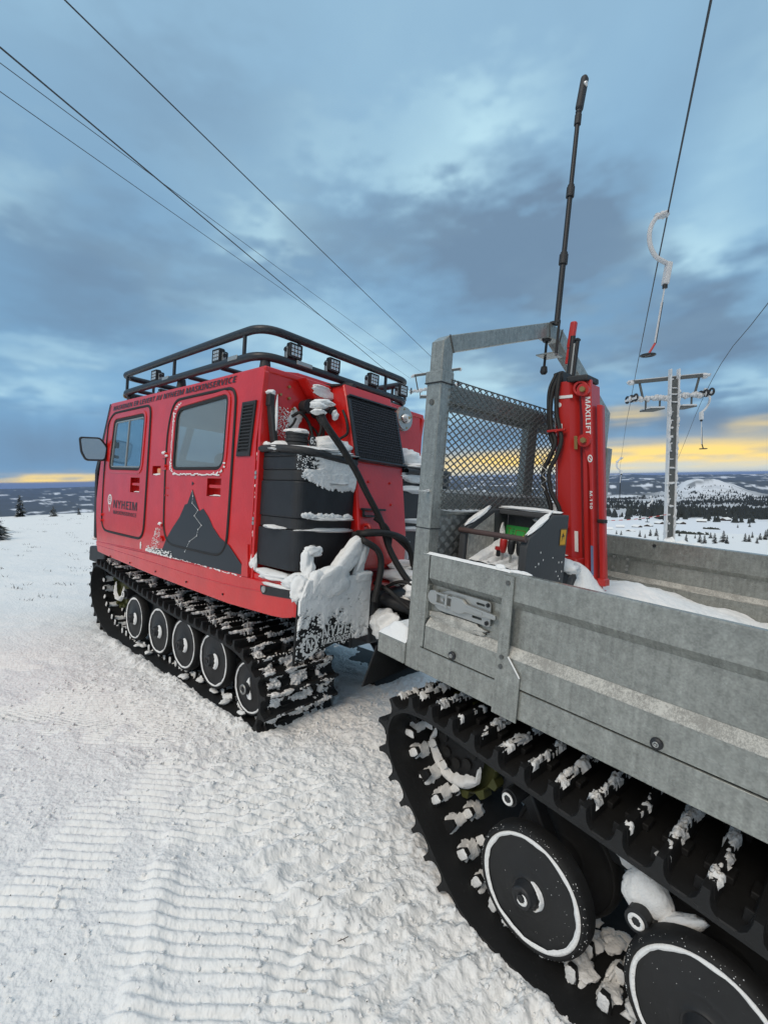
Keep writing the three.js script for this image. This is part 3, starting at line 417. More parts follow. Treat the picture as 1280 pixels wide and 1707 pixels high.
function hanger(label, pts, nArc, k, red) { // arc, spring box, rod, seat plate
  const t = thing('lift_hanger', label, 'T-bar hanger', pts[0].clone()), q = pts.map((p) => p.clone().sub(pts[0]));
  mesh('arc', hoseGeo(q.slice(0, nArc), 0.042 * k, 40, 9), M.rime, t); mesh('grip', [lump(0.09 * k, 0.07 * k, 0.07 * k, 5, 0.5, 2).translate(q[0].x - 0.03, q[0].y, q[0].z), lump(0.07 * k, 0.05 * k, 0.06 * k, 8, 0.5, 2).translate(q[1].x, q[1].y, q[1].z)], M.rime, t);
  const a = q[nArc - 1], b = q[nArc], c = q[q.length - 1], d = q[q.length - 2];
  mesh('spring_box', bar(a.clone().add(V(0, 0.03 * k, 0)), b, 0.1 * k, 0.14 * k, V(0, 0, 1), 0.02), M.rime, t); mesh('spring_box_end', rod(b, b.clone().add(V(0, -0.06 * k, 0)), 0.045 * k), M.steelBlack, t);
  const m1 = b.clone().lerp(d, 0.3); mesh('cord', rod(b, m1, 0.014 * k), M.rime, t); mesh('rod', rod(m1, d, 0.022 * k), M.steelBlack, t); mesh('rod_rime', rod(m1.clone().add(V(-0.014 * k, 0, 0.01)), d.clone().add(V(-0.016 * k, 0, 0.01)), 0.016 * k), M.rime, t); mesh('rod_foot', rod(d, c, 0.02 * k), red ? M.redCrane : M.steelBlack, t);
  const g = new THREE.TorusGeometry(0.12 * k, 0.018 * k, 8, 24).rotateX(Math.PI / 2).translate(c.x, c.y, c.z); mesh('seat_plate', [g, bar(c.clone().add(V(-0.12 * k, 0, 0)), c.clone().add(V(0.12 * k, 0, 0)), 0.03 * k, 0.02 * k), bar(c.clone().add(V(0, 0, -0.12 * k)), c.clone().add(V(0, 0, 0.12 * k)), 0.03 * k, 0.02 * k), new THREE.CylinderGeometry(0.05 * k, 0.05 * k, 0.025 * k, 16).translate(c.x, c.y, c.z)], M.steelBlack, t);
  return t;
}
const W3 = (L) => L.map((p) => V(...p));
hanger('large near lift hanger with curved rimed arm and red foot', W3([[4.06, 5.26, -6.77], [3.95, 5.23, -6.76], [3.87, 5.14, -6.76], [3.82, 4.99, -6.74], [3.83, 4.82, -6.73], [3.9, 4.67, -6.72], [4.01, 4.59, -6.71], [4.09, 4.55, -6.71], [4.03, 4.26, -6.69], [3.93, 3.64, -6.64], [3.88, 3.44, -6.63], [3.77, 3.27, -6.61]].filter((_, i) => i !== 9)), 8, 0.75, true);
hanger('lift hanger with black rod hanging just right of the mast', W3([[14.9, 5.39, -21.35], [15.03, 5.22, -21.33], [15.05, 4.89, -21.31], [14.88, 4.56, -21.28], [14.66, 4.35, -21.27], [14.65, 4.02, -21.24], [14.66, 2.9, -21.15], [14.72, 2.69, -21.14]]), 5, 1.2, false);
hanger('far lift hanger beside the crane against the yellow sky', W3([[23.47, 3.12, -45.24], [23.05, 2.78, -45.22], [23.04, 2.24, -45.18], [23.39, 1.88, -45.15], [23.44, 1.59, -45.13], [23.31, 0.7, -45.06], [23.23, -0.89, -44.94]]), 4, 1.9, false);
hanger('far lift hanger low on the cable left of the mast foot', W3([[40.93, -1.98, -69.93], [41.19, -2.62, -69.88], [40.54, -3.17, -69.84], [40.5, -3.5, -69.8], [40.44, -3.81, -69.79], [40.31, -5.83, -69.64]]), 3, 2.2, false);
{ // red and white barrier tape
  const a = V(8.6, -0.36, -19.6), b = V(12.95, -0.3, -20.85), t = thing('barrier_rope', 'red and white barrier rope strung from the mast', 'rope', a), n = 22, Rg = [], Wg = [];
  for (let k = 0; k < n; k++) { const s = (u) => { const p = a.clone().lerp(b, u).sub(a); p.y -= 0.12 * Math.sin(Math.PI * u); return p; }; (k % 2 ? Rg : Wg).push(rod(s(k / n), s((k + 1) / n), 0.018, 0.018, 6)); }
  mesh('red_band', Rg, S({ color: new THREE.Color().setRGB(0.5, 0.06, 0.05), roughness: 0.7 }), t); mesh('white_band', Wg, M.white, t);
}

/* ------------------------------------------------ running gear shared by both units */
const lugShape = [[-0.04, -0.004], [-0.027, 0.003], [-0.017, 0.014], [-0.0115, 0.034], [-0.0095, 0.056], [0.0095, 0.056], [0.0115, 0.034], [0.017, 0.014], [0.027, 0.003], [0.04, -0.004]];
const lugGeo = uvBox(merge([slab(lugShape, 0, 0.035, [], 0.002), slab([[-0.022, -0.004], [-0.011, 0.053], [0.011, 0.053], [0.022, -0.004]], 0.035, 0.58), slab(lugShape, 0.58, 0.62), box(0.012, 0.034, 0.0, 0.038, 0.05, 0.06, 0.002), box(-0.036, 0.036, 0, 0.022, 0.15, 0.21, 0.004), box(-0.036, 0.036, 0, 0.022, 0.4, 0.46, 0.004)]), 0.6);
const lugFar = uvBox(slab([[-0.03, -0.004], [-0.014, 0.045], [0.014, 0.045], [0.03, -0.004]], 0, 0.62), 0.6);
const toothGeo = uvBox(merge([slab([[-0.026, 0], [0.026, 0], [0.013, -0.055], [-0.013, -0.055]], 0, 0.02, [], 0.002)]), 0.6);
const toothSnow = [0, 1, 2].map((k) => lump(0.017, 0.024, 0.004, 40 + k, 0.3, 3, 0.95).translate(0, -0.029, -0.003));
const beltSnow = [0, 1, 2, 3].map((k) => lump(0.03, 0.009, 0.05, 60 + k, 0.7, 3, 0.7).translate((k - 1.5) * 0.006, -0.002, 0));
const lugSnow = [0, 1, 2, 3, 4, 5, 6, 7, 8, 9].map((k) => { const R = rng(200 + k), L = []; let z = 0.05 + R() * 0.03; while (z < (k > 5 ? 0.59 : 0.42)) { const w = 0.012 + R() * 0.026; if (R() < (k > 5 ? 0.9 : 0.8)) L.push(lump(0.012 + R() * 0.011, 0.005 + R() * 0.009, w, k * 31 + L.length * 5 + 2, 0.75, 3, 0.6).rotateZ((R() - 0.5) * 0.5).translate((R() - 0.5) * 0.016, 0.054 + R() * 0.004, z)); z += w * (1.0 + R() * 1.1); } return merge(L); });
// snow smeared and pressed along the crown of a cleat (zA..zB), thin, with breaks
function smearGeo(seed, zA, zB, cover) {
  const nz = Math.round((zB - zA) / 0.005), na = 9, pos = [], idx = [], H = [];
  for (let j = 0; j <= nz; j++) for (let i = 0; i <= na; i++) { const z = zA + (zB - zA) * j / nz, a = i / na, s = mix(-0.02, 0.02, a), y = 0.056 - 0.03 * Math.pow(Math.abs(a - 0.45) * 2, 2.2); const n = fbm(z * (zB > 0.5 ? 13 : 20) + seed * 7.3, a * 1.6 + seed, 500 + seed, 4), g = fbm(z * 110 + 5, a * 9 + seed, 520 + seed, 3), k = n + (g - 0.5) * 0.35 - (1 - cover) - 0.22 * Math.pow(Math.abs(a - 0.45) * 2, 2); const h = k > 0.0 ? 0.002 + Math.min(k, 0.25) * 0.055 + (g - 0.5) * 0.006 : -1; H.push(h); const q = Math.max(h, -0.003), nx = (a - 0.45) * 1.3; pos.push(s + nx * q, y + q, z); }
  for (let j = 0; j < nz; j++) for (let i = 0; i < na; i++) { const a = j * (na + 1) + i, b = a + 1, c = a + na + 1, d = c + 1; if (Math.max(H[a], H[b], H[c], H[d]) < 0) continue; idx.push(a, c, b, b, c, d); }
  const g = new THREE.BufferGeometry(); g.setAttribute('position', new THREE.Float32BufferAttribute(pos, 3)); g.setIndex(idx); g.computeVertexNormals(); return uvBox(g, 0.5);
}
const smearShort = [1, 2, 3, 4, 5, 6].map((k) => smearGeo(k, 0.045, 0.36, 0.53)), smearLong = [11, 12, 13, 14, 15].map((k) => smearGeo(k, 0.03, 0.6, 0.47));
// snow caked on the belt between two cleats
const caked = [1, 2, 3, 4].map((k) => snowSheet(V(-0.05, 0, 0.05), V(0.1, 0, 0), V(0, 0, 0.53), V(0, 1, 0), 26, 120, (u, v) => { const n = fbm(v * 9 + k * 5, u * 2 + k, 540 + k, 4), g = fbm(v * 60, u * 12 + k, 550 + k, 3), q = n + (g - 0.5) * 0.3 - 0.53; const pad = (Math.abs(v - 0.245) < 0.06 || Math.abs(v - 0.715) < 0.06) && u > 0.15 && u < 0.85; return q > 0 && !pad ? 0.003 + Math.min(q, 0.2) * 0.11 + (g - 0.5) * 0.008 : -0.01; }));
function track(parent, ctrl, z0, near, snowy, seed) {
  let pts = ctrl.map(([x, y]) => V(x, y, 0)); if (THREE.ShapeUtils.area(ctrl.map(([x, y]) => new THREE.Vector2(x, y))) > 0) pts = pts.reverse();
  const curve = new THREE.CatmullRomCurve3(pts, true, 'centripetal'); curve.arcLengthDivisions = 1200; const Ln = curve.getLength(), n = Math.round(Ln / 0.108), N = n * 4;
  const fr = (u) => { const p = curve.getPointAt(u % 1), t = curve.getTangentAt(u % 1); return [p, t, V(-t.y, t.x, 0)]; };
  const th = 0.017, prof = [[0.004, 0], [0.616, 0], [0.62, -0.004], [0.62, -th], [0, -th], [0, -0.004]], pos = [], idx = [];
  for (let i = 0; i < N; i++) { const [p, , nn] = fr(i / N); for (const [z, d] of prof) pos.push(p.x + nn.x * d, p.y + nn.y * d, z0 + z); }
  const m = prof.length; for (let i = 0; i < N; i++) for (let k = 0; k < m; k++) { const a = i * m + k, b = i * m + (k + 1) % m, c = ((i + 1) % N) * m + k, d = ((i + 1) % N) * m + (k + 1) % m; idx.push(a, c, b, b, c, d); }
  let g = new THREE.BufferGeometry(); g.setAttribute('position', new THREE.Float32BufferAttribute(pos, 3)); g.setIndex(idx); g = toCreasedNormals(g, 0.6);
  const belt = mesh('track_belt', g, M.rubber, parent), R = rng(seed);
  if (!near) { const L = []; for (let i = 0; i < n; i++) { const [p, t] = fr((i + 0.5) / n), q = lugFar.clone(); q.rotateZ(Math.atan2(t.y, t.x)); q.translate(p.x, p.y, z0); L.push(q); } mesh('track_cleats', L, M.rubber, belt, { kind: 'stuff' }); return belt; }
  for (let i = 0; i < n; i++) {
    const [p, t, nn] = fr((i + 0.5) / n), a = Math.atan2(t.y, t.x), put = (nm, geo, mat, dz, o = {}) => { const q = mesh(nm, geo, mat, belt, { uv: 0, ...o }); q.position.set(p.x, p.y, z0 + dz); q.rotation.z = a; return q; };
    put('track_cleat', lugGeo, M.rubber, 0);
    const up = nn.y, back = nn.x < -0.35; if ((up > 0.25 || (back && snowy > 1)) && R() < 0.95) { const q = put('packed_snow', snowy > 1 ? smearLong[i % 5] : smearShort[i % 6], M.snow, 0, { kind: 'stuff' }); if (snowy < 1 && R() < 0.4) { const w = put('packed_snow', lugSnow[i % 6], M.snow, 0, { kind: 'stuff' }); w.scale.set(0.7, 0.8, 1); } }
    if (back && snowy > 1) { const q = put('packed_snow', caked[i % 4], M.snow, 0, { kind: 'stuff' }); q.position.x += t.x * 0.054; q.position.y += t.y * 0.054; }
    const [p2, t2, n2] = fr((i + 0.02) / n); const a2 = Math.atan2(t2.y, t2.x), put2 = (nm, geo, mat, dz, d = 0.017, o = {}) => { const q = mesh(nm, geo, mat, belt, { uv: 0, ...o }); q.position.set(p2.x - n2.x * d, p2.y - n2.y * d, z0 + dz); q.rotation.z = a2; return q; };
    for (const dz of [0.115, 0.245]) { const low = n2.y < 0.3; if (!low) { put2('guide_tooth', toothGeo, M.rubber, dz); continue; } put2('guide_tooth', toothGeo, M.rubber, dz); if (R() < 0.93) put2('packed_snow', toothSnow[i % 3], M.snow, dz, 0.017, { kind: 'stuff' }); if (R() < 0.75) put2('packed_snow', beltSnow[(i + (dz > 0.2 ? 1 : 0)) % 4], M.snow, dz + 0.07, 0.015, { kind: 'stuff' }); }
  }
  return belt;
}
function ringGeo(r0, r1, z, seed, a0 = 0, a1 = Math.PI * 2, bulge = 0.006, rag = 0.006) { // ring of snow lying in a wheel's dish
  const n = 72, m = 5, pos = [], idx = []; for (let i = 0; i <= n; i++) { const a = mix(a0, a1, i / n), e = a1 - a0 > 6.2 ? 1 : Math.pow(Math.max(0, Math.sin(Math.PI * i / n)), 0.6), ri = r0 + rag * (fbm(Math.cos(a) * 4 + 9, Math.sin(a) * 4 + 9 + seed, seed, 4) - 0.55) * 2, ro = ri + Math.max(0.0006, (r1 - ri) * e); for (let k = 0; k <= m; k++) { const t = k / m, r = mix(ro, ri, t); pos.push(Math.cos(a) * r, Math.sin(a) * r, z - bulge * Math.sin(Math.PI * t) * e * (0.8 + 0.5 * vn(a * 6 + seed, t * 3, seed))); } }
  for (let i = 0; i < n; i++) for (let k = 0; k < m; k++) { const a = i * (m + 1) + k, b = a + 1, c = a + m + 1, d = c + 1; idx.push(a, c, b, b, c, d); }
  const g = new THREE.BufferGeometry(); g.setAttribute('position', new THREE.Float32BufferAttribute(pos, 3)); g.setIndex(idx); g.computeVertexNormals(); return uvBox(g, 0.5);
}
function roadWheel(parent, x, y, z, seed, cres, R0 = 0.215) {
  const s = R0 / 0.215, tyre = mesh('road_wheel', discZ([[0.188, 0.07], [0.206, 0.07], [0.212, 0.062], [0.212, 0.03], [0.207, 0.012], [0.199, 0.002], [0.193, -0.001], [0.189, 0.004]].map(([r, a]) => [r * s, a]), 0, 0, 0, 48), M.rubber, parent); tyre.position.set(x, y, z);
  mesh('disc', discZ([[0.19 * s, 0.006], [0.178 * s, 0.008], [0.165 * s, 0.01], [0.13 * s, 0.008], [0.095 * s, 0.003], [0.09 * s, -0.001], [0.08 * s, -0.002], [0.06 * s, -0.004], [0.052 * s, -0.012], [0.05 * s, -0.012], [0.001, -0.012]], 0, 0, 0, 48), M.wheel, tyre);
  mesh('hub', [discZ([[0.05, -0.002], [0.042, -0.02], [0.038, -0.04], [0.034, -0.046], [0.026, -0.046], [0.024, -0.042], [0.001, -0.042]].map(([r, q]) => [r * s, q]), 0, 0, 0, 32), cylZ(0.014 * s, -0.048, -0.04, 0, 0, 6)], M.steelBlack, tyre);
  if (z < 0.2) mesh('snow_ring', ringGeo(0.174 * s, 0.189 * s, 0.005, seed, 0, Math.PI * 2, 0.005, 0.007), M.snow, tyre, { uv: 0 });
  if (cres) mesh('snow_crescent', ringGeo(cres[0] * s, cres[1] * s, -0.006, seed + 3, cres[2], cres[3], 0.016, 0.006), M.snow, tyre, { uv: 0 });
  return tyre;
}

/* ------------------------------------------------ the front unit: red crew cab */
const carrier = thing('tracked_carrier', 'red crew-cab tracked carrier with roof rack, parked in front', 'tracked vehicle', FO); carrier.quaternion.copy(basis(FX, FY, FZ));
{
  const c = carrier, WID = 1.72;
  // doors and windows in the near side
  const fDoor = roundPts([[2.66, 2.222], [1.77, 2.222, 0.10], [1.80, 1.03, 0.14], [2.86, 1.03, 0.16], [2.87, 1.58, 0.25], [2.80, 2.14, 0.12]], 0.1);
  const rDoor = roundPts([[1.33, 2.215, 0.16], [0.395, 2.215, 0.12], [0.415, 1.045, 0.17], [1.40, 1.045, 0.2], [1.435, 1.7, 0.5], [1.42, 2.0, 0.3]], 0.15);
  const fWin = roundPts([[2.63, 2.15], [1.885, 2.155], [1.93, 1.645], [2.72, 1.655]], 0.07), rWin = roundPts([[1.27, 2.14, 0.1], [0.49, 2.175, 0.07], [0.512, 1.648, 0.11], [1.30, 1.648, 0.07]], 0.08);
  const sideOut = [[2.80, 2.285], [2.743, 2.325], [0.79, 2.306], [0.10, 2.297], [0.085, 2.27], [0.115, 2.0], [0.138, 1.83], [0.13, 1.5], [0.13, 0.945], [2.985, 0.895], [3.045, 1.163], [3.059, 1.347], [3.02, 1.578], [2.932, 1.948]];
  const hRect = (x0, x1, y0, y1) => [[x0, y0], [x1, y0], [x1, y1], [x0, y1]];
  const mark = hRect(1.527, 1.69, 1.605, 1.683);
  const side = mesh('body_side', slab(sideOut, 0, 0.035, [fDoor, rDoor, mark], 0.003), M.red, c);
  mesh('body_side', slab(sideOut, WID - 0.035, WID, [roundPts([[2.63, 2.13], [1.885, 2.13], [1.93, 1.645], [2.72, 1.655]], 0.07), roundPts([[1.33, 2.12], [0.45, 2.12], [0.45, 1.66], [1.33, 1.66]], 0.08)], 0.003), M.red, c);
  mesh('roof', [box(0.09, 2.76, 2.275, 2.315, 0.006, WID - 0.006, 0.012), slabX([[0.1, 2.31], [WID - 0.1, 2.31], [WID - 0.3, 2.345], [0.3, 2.345]], 0.13, 2.7, [], 0.008)], M.red, c);
  mesh('roof_lining', box(0.2, 2.66, 2.2, 2.27, 0.04, WID - 0.04, 0.01), M.trim, c);
  mesh('cab_floor', box(0.15, 2.95, 0.93, 0.97, 0.03, WID - 0.03, 0.005), M.steelBlack, c);
  // windscreen frame and front
  for (const z of [0.03, WID / 2, WID - 0.03]) mesh('windscreen_pillar', [bar(V(2.77, 2.31, z), V(3.12, 1.62, z), 0.06, 0.07, V(1, 0.4, 0)), bar(V(3.12, 1.63, z), V(3.06, 0.93, z), 0.06, 0.06, V(1, 0, 0))], M.black, c);
  mesh('front_panel', box(3.0, 3.05, 0.9, 1.6, 0.02, WID - 0.02, 0.02), M.red, c); mesh('dashboard', box(2.75, 3.0, 1.5, 1.62, 0.05, WID - 0.05, 0.03), M.trim, c);
  mesh('windscreen', slab([[-0.37, -0.81], [0.37, -0.81], [0.37, 0.81], [-0.37, 0.81]], -0.003, 0.003), M.glass, c).position.set(2.955, 1.965, WID / 2); { const w = c.children[c.children.length - 1]; w.rotation.set(Math.PI / 2, 0, 0); w.quaternion.setFromRotationMatrix(new THREE.Matrix4().makeBasis(V(-0.4539, 0.891, 0), V(0, 0, 1), V(0.891, 0.4539, 0))); }
  // doors
  const door = (name, out, win, rec, dz) => {
    const d = mesh(name, slab(offsetPts(out, 0.012), dz, 0.03, [win, rec], 0.003), M.red, c);
    const ge = new THREE.CatmullRomCurve3(offsetPts(out, 0.004).map((p) => V(p.x, p.y, 0)), true, 'centripetal'); mesh('door_gasket', new THREE.TubeGeometry(ge, 220, 0.0115, 8, true), M.gasket, d).position.z = -0.001; mesh('window_lip', slab(offsetPts(win, -0.032), -0.0105, -0.002, [offsetPts(win, -0.004)], 0.003), M.red, d);
    mesh('window_seal', slab(offsetPts(win, -0.001), -0.007, 0.02, [offsetPts(win, 0.022)], 0.003), M.gasket, d);
    const x0 = Math.min(...rec.map((p) => p[0])), x1 = Math.max(...rec.map((p) => p[0])), y0 = Math.min(...rec.map((p) => p[1])), y1 = Math.max(...rec.map((p) => p[1])), ym = (y0 + y1) / 2 + 0.008;
    mesh('handle_recess', [box(x0, x1, y0, y1, 0.055, 0.06, 0), box(x0 - 0.004, x0, y0, y1, 0.0, 0.06, 0), box(x1, x1 + 0.004, y0, y1, 0, 0.06, 0), box(x0, x1, y0 - 0.004, y0, 0, 0.06, 0), box(x0, x1, y1, y1 + 0.004, 0, 0.06, 0)], M.red, d);
    mesh('handle', [box(x0 + 0.004, x1 - 0.004, ym - 0.013, ym + 0.013, 0.008, 0.022, 0.005), box(x1 - 0.03, x1 - 0.006, ym - 0.01, ym + 0.01, 0.02, 0.056, 0.004)], M.red, d);
    mesh('snow', lump((x1 - x0) * 0.42, 0.008, 0.02, x0 * 10 | 0, 0.5, 2).translate((x0 + x1) / 2, y0 + 0.006, 0.028), M.snow, d, { kind: 'stuff' }); return d;
  };
  const d1 = door('front_door', fDoor, fWin, hRect(1.945, 2.155, 1.443, 1.58), -0.003), d2 = door('rear_door', rDoor, rWin, hRect(0.537, 0.73, 1.458, 1.587), -0.003);
  const fg = offsetPts(fWin, 0.024); mesh('window_frame', [slab(fg, -0.002, 0.012, [offsetPts(fg, 0.014)], 0.002), bar(V(2.262, 2.125, 0.004), V(2.31, 1.668, 0.004), 0.02, 0.014, V(0, 0, 1))], M.steel, d1); mesh('window_pane', slab(offsetPts(fg, 0.006), 0.005, 0.009), M.glass, d1);
  mesh('window_catch', box(2.60, 2.66, 1.87, 1.93, 0.012, 0.04, 0.006), M.steelBlack, d1);
  mesh('window_pane', slab(offsetPts(rWin, 0.012), 0.004, 0.008), M.hazyGlass, d2);
  // frost along the rim of the rear window
  { const e = offsetPts(rWin, -0.03), pts = []; e.forEach((p, i) => { if (p.x > 1.15 || p.y < 1.72) pts.push(p); }); const L = []; for (const p of e) if (p.x > 1.2 || (p.y < 1.72)) for (let k = 0; k < 2; k++) L.push(lump(0.009, 0.007, 0.005, L.length, 0.5, 1).translate(p.x + (hash(L.length, 1, 3) - 0.5) * 0.03, p.y + (hash(L.length, 2, 3) - 0.5) * 0.02, -0.008));
    for (let k = 0; k < 40; k++) L.push(lump(0.016, 0.005, 0.005, k + 50, 0.5, 1).translate(mix(0.56, 1.26, k / 39), 1.614 + (hash(k, 1, 5) - 0.5) * 0.012, -0.011)); for (let k = 0; k < 26; k++) L.push(lump(0.005, 0.016, 0.004, k + 90, 0.5, 1).translate(1.333 - 0.02 * k / 25 + (hash(k, 4, 5) - 0.5) * 0.014, mix(1.66, 2.1, k / 25), -0.008)); mesh('frost_rim', L, M.snow, d2, { kind: 'stuff' }); }
  // hinges
  for (const y of [1.76, 1.66, 1.17, 1.07]) mesh('hinge', [box(1.40, 1.50, y - 0.012, y + 0.012, -0.014, 0, 0.004), cylZ(0.014, -0.02, 0, 1.425, y + 0.02, 10)], M.red, c);
  for (const y of [1.50, 1.44]) for (const x of [1.40, 1.36]) mesh('bolt', cylZ(0.006, -0.008, 0, x, y, 8), M.red, c);
  for (const y of [1.19, 1.13]) mesh('hinge', [box(2.84, 2.93, y - 0.012, y + 0.012, -0.014, 0, 0.004), cylZ(0.014, -0.02, 0, 2.85, y, 10)], M.red, c);
  mesh('snow', [lump(0.03, 0.012, 0.014, 4, 0.5, 2).translate(1.45, 1.79, -0.012), lump(0.035, 0.014, 0.014, 5, 0.5, 2).translate(1.45, 1.2, -0.012), lump(0.02, 0.01, 0.012, 6, 0.5, 2).translate(1.4, 1.765, -0.012)], M.snow, c, { kind: 'stuff' });
  // marker lamp
  { const m = mesh('side_marker', [box(1.527, 1.69, 1.605, 1.683, 0.05, 0.055, 0), box(1.523, 1.527, 1.6, 1.69, 0, 0.055, 0), box(1.69, 1.694, 1.6, 1.69, 0, 0.055, 0), box(1.527, 1.69, 1.683, 1.687, 0, 0.055, 0), box(1.527, 1.69, 1.601, 1.605, 0, 0.055, 0)], M.red, c); const ln = new RoundedBoxGeometry(0.075, 0.045, 0.035, 3, 0.014); ln.translate(1.575, 1.645, 0.022); mesh('lens', ln, M.amber, m); mesh('snow', lump(0.075, 0.012, 0.022, 9, 0.4, 2).translate(1.61, 1.61, 0.02), M.snow, m, { kind: 'stuff' }); }
  // louvred vent
  { const sk = (y) => (2.09 - y) * 0.12, fr = [[0.308 + sk(2.095), 2.095], [0.150 + sk(2.095), 2.095], [0.150 + sk(1.738), 1.738], [0.308 + sk(1.738), 1.738]], v = mesh('vent', slab(fr, -0.012, 0, [fr.map(([x, y], i) => [x + (i === 0 || i === 3 ? -0.02 : 0.02), y + (i < 2 ? -0.016 : 0.03)])], 0.002), M.black, c); mesh('vent_back', slab(fr.map(([x, y]) => [x, y]), -0.003, 0.004), M.gasket, v); for (let k = 0; k < 14; k++) { const y = 2.068 - k * 0.0218, g = box(-0.062, 0.062, -0.0042, 0.0042, -0.011, 0.006, 0); g.rotateX(0.55); g.translate(0.228 + sk(y), y, -0.004); mesh('slat', g, M.black, v); } }
  // mountain emblem over door and side, and the dotted route up it
  const mt = [[1.733, 0.952], [1.40, 0.999], [1.334, 1.092], [1.231, 1.191], [1.13, 1.274], [1.085, 1.33], [1.048, 1.381], [1.01, 1.387], [0.941, 1.5], [0.874, 1.412], [0.818, 1.343], [0.76, 1.364], [0.673, 1.305], [0.609, 1.241], [0.56, 1.21], [0.507, 1.176], [0.385, 1.135], [0.218, 1.026], [0.2, 0.96], [0.6, 0.952], [1.245, 0.945]];
  mesh('mountain_emblem', slab(mt, -0.0062, -0.0042), M.decal, c);
  { const tr = [[0.94, 1.49], [0.925, 1.45], [0.929, 1.397], [0.835, 1.348], [0.886, 1.303], [0.77, 1.24], [0.819, 1.206], [0.833, 1.157], [0.94, 1.105], [1.007, 1.018]], L = []; for (let i = 0; i < tr.length - 1; i++) { const a = V(...tr[i], -0.0075), b = V(...tr[i + 1], -0.0075), n = Math.max(1, Math.round(a.distanceTo(b) / 0.016)); for (let k = 0; k < n; k++) L.push(bar(a.clone().lerp(b, k / n), a.clone().lerp(b, (k + 0.55) / n), 0.0028, 0.002, V(0, 0, 1), 0)); L.push(cylZ(0.0045, -0.009, -0.006, tr[i + 1][0], tr[i + 1][1], 10)); } mesh('route_line', L, M.white, c); }
  mesh('pennant', slab([[0.955, 1.53], [0.92, 1.545], [0.955, 1.56]], -0.0062, -0.0042), M.decal, c);
  // lettering
  const put = (nm, text, w, h, x, y, skew, mat, z = -0.0062, par = c) => { const g = letters(text, w, h, skew); g.rotateY(Math.PI); g.translate(x, y, z); return mesh(nm, g, mat, par); };
  put('lettering', 'MASKINEN ER LEVERT AV NYHEIM MASKINSERVICE', 2.27, 0.044, 2.69, 2.244, 0.35, M.decal, -0.004);
  put('lettering', 'NYHEIM', 0.58, 0.078, 2.55, 1.276, 0, M.decal, -0.005, d1); put('lettering', 'MASKINSERVICE', 0.57, 0.036, 2.545, 1.217, 0, M.decal, -0.005, d1);
  { const pin = []; for (let k = 0; k <= 24; k++) { const a = -0.55 + k / 24 * (Math.PI + 1.1); pin.push([2.652 + Math.cos(a) * 0.052, 1.355 + Math.sin(a) * 0.052]); } pin.push([2.652, 1.228]); const inn = []; for (let k = 0; k < 24; k++) { const a = k / 24 * Math.PI * 2; inn.push([2.652 + Math.cos(a) * 0.036, 1.355 + Math.sin(a) * 0.036]); } const tri = [[2.652 - 0.034, 1.305], [2.652 + 0.034, 1.305], [2.652, 1.25]]; mesh('pin_logo', [slab(pin, -0.0062, -0.0042, [inn, tri]), slab([[2.676, 1.355], [2.658, 1.355], [2.658, 1.348], [2.676, 1.348]], -0.0062, -0.0042), new THREE.TorusGeometry(0.021, 0.0042, 4, 24, 5.2).scale(1, 1, 0.3).translate(2.652, 1.355, -0.005), slab([[2.672, 1.358], [2.632, 1.358], [2.632, 1.351], [2.672, 1.351]], -0.0062, -0.0042)], M.white, d1); }
  // skirt: flared lower body with a rounded rear corner
  const sk = [[2.985, 0.897], [2.92, 0.80], [2.5, 0.782], [1.6, 0.757], [0.88, 0.748], [0.35, 0.744], [-0.13, 0.762], [-0.25, 0.772], [-0.33, 0.79], [-0.352, 0.81], [-0.352, 0.952], [0.19, 0.953]];
  mesh('skirt', [slab(sk, -0.008, 0.03, [], 0.004), box(-0.40, -0.352, 0.80, 0.952, 0.045, WID - 0.045, 0.01), slabX([[0, 0.8], [0, 0.952], [0.05, 0.952], [0.05, 0.8]], -0.37, -0.345, [], 0.01), box(-0.36, 2.95, 0.905, 0.943, 0.02, WID - 0.01, 0.004), slab(sk, WID - 0.03, WID + 0.008, [], 0.004)], M.red, c);
  { const q = new THREE.CylinderGeometry(0.055, 0.055, 0.152, 16, 1, false, Math.PI, Math.PI / 2); q.translate(-0.345, 0.876, 0.047); mesh('skirt_corner', q, M.red, c); }
  mesh('skirt_moulding', hoseGeo([[2.97, 0.864, -0.008], [1.9, 0.862, -0.008], [0.9, 0.859, -0.008], [0.3, 0.872, -0.008], [-0.03, 0.893, -0.008]], 0.0045, 60, 6), M.red, c);
  mesh('waist_bead', hoseGeo([[2.985, 0.895, -0.004], [2.04, 0.925, -0.004], [0.9, 0.944, -0.004], [0.2, 0.955, -0.004]], 0.005, 60, 6), M.red, c);
  for (const x of [2.55, 2.05, 1.5, 0.95, 0.42]) mesh('bolt', cylZ(0.007, -0.015, 0, x, 0.795, 8), M.gasket, c);
  mesh('corner_plate', slab([[-0.02, 0.93], [-0.02, 0.905], [-0.045, 0.878], [-0.4, 0.905], [-0.405, 0.95]], -0.016, 0.0, [], 0.003), M.black, c); mesh('bolt', cylZ(0.02, -0.024, -0.014, -0.065, 0.912, 16), M.steel, c);
  mesh('gusset', slab([[0.168, 1.165], [0.15, 1.165], [0.13, 0.955], [0.207, 0.955], [0.207, 1.03]], -0.012, 0.0, [], 0.003), M.red, c);
  mesh('side_step', box(0.12, -0.345, 0.945, 0.99, 0.012, 0.55, 0.01), M.red, c);
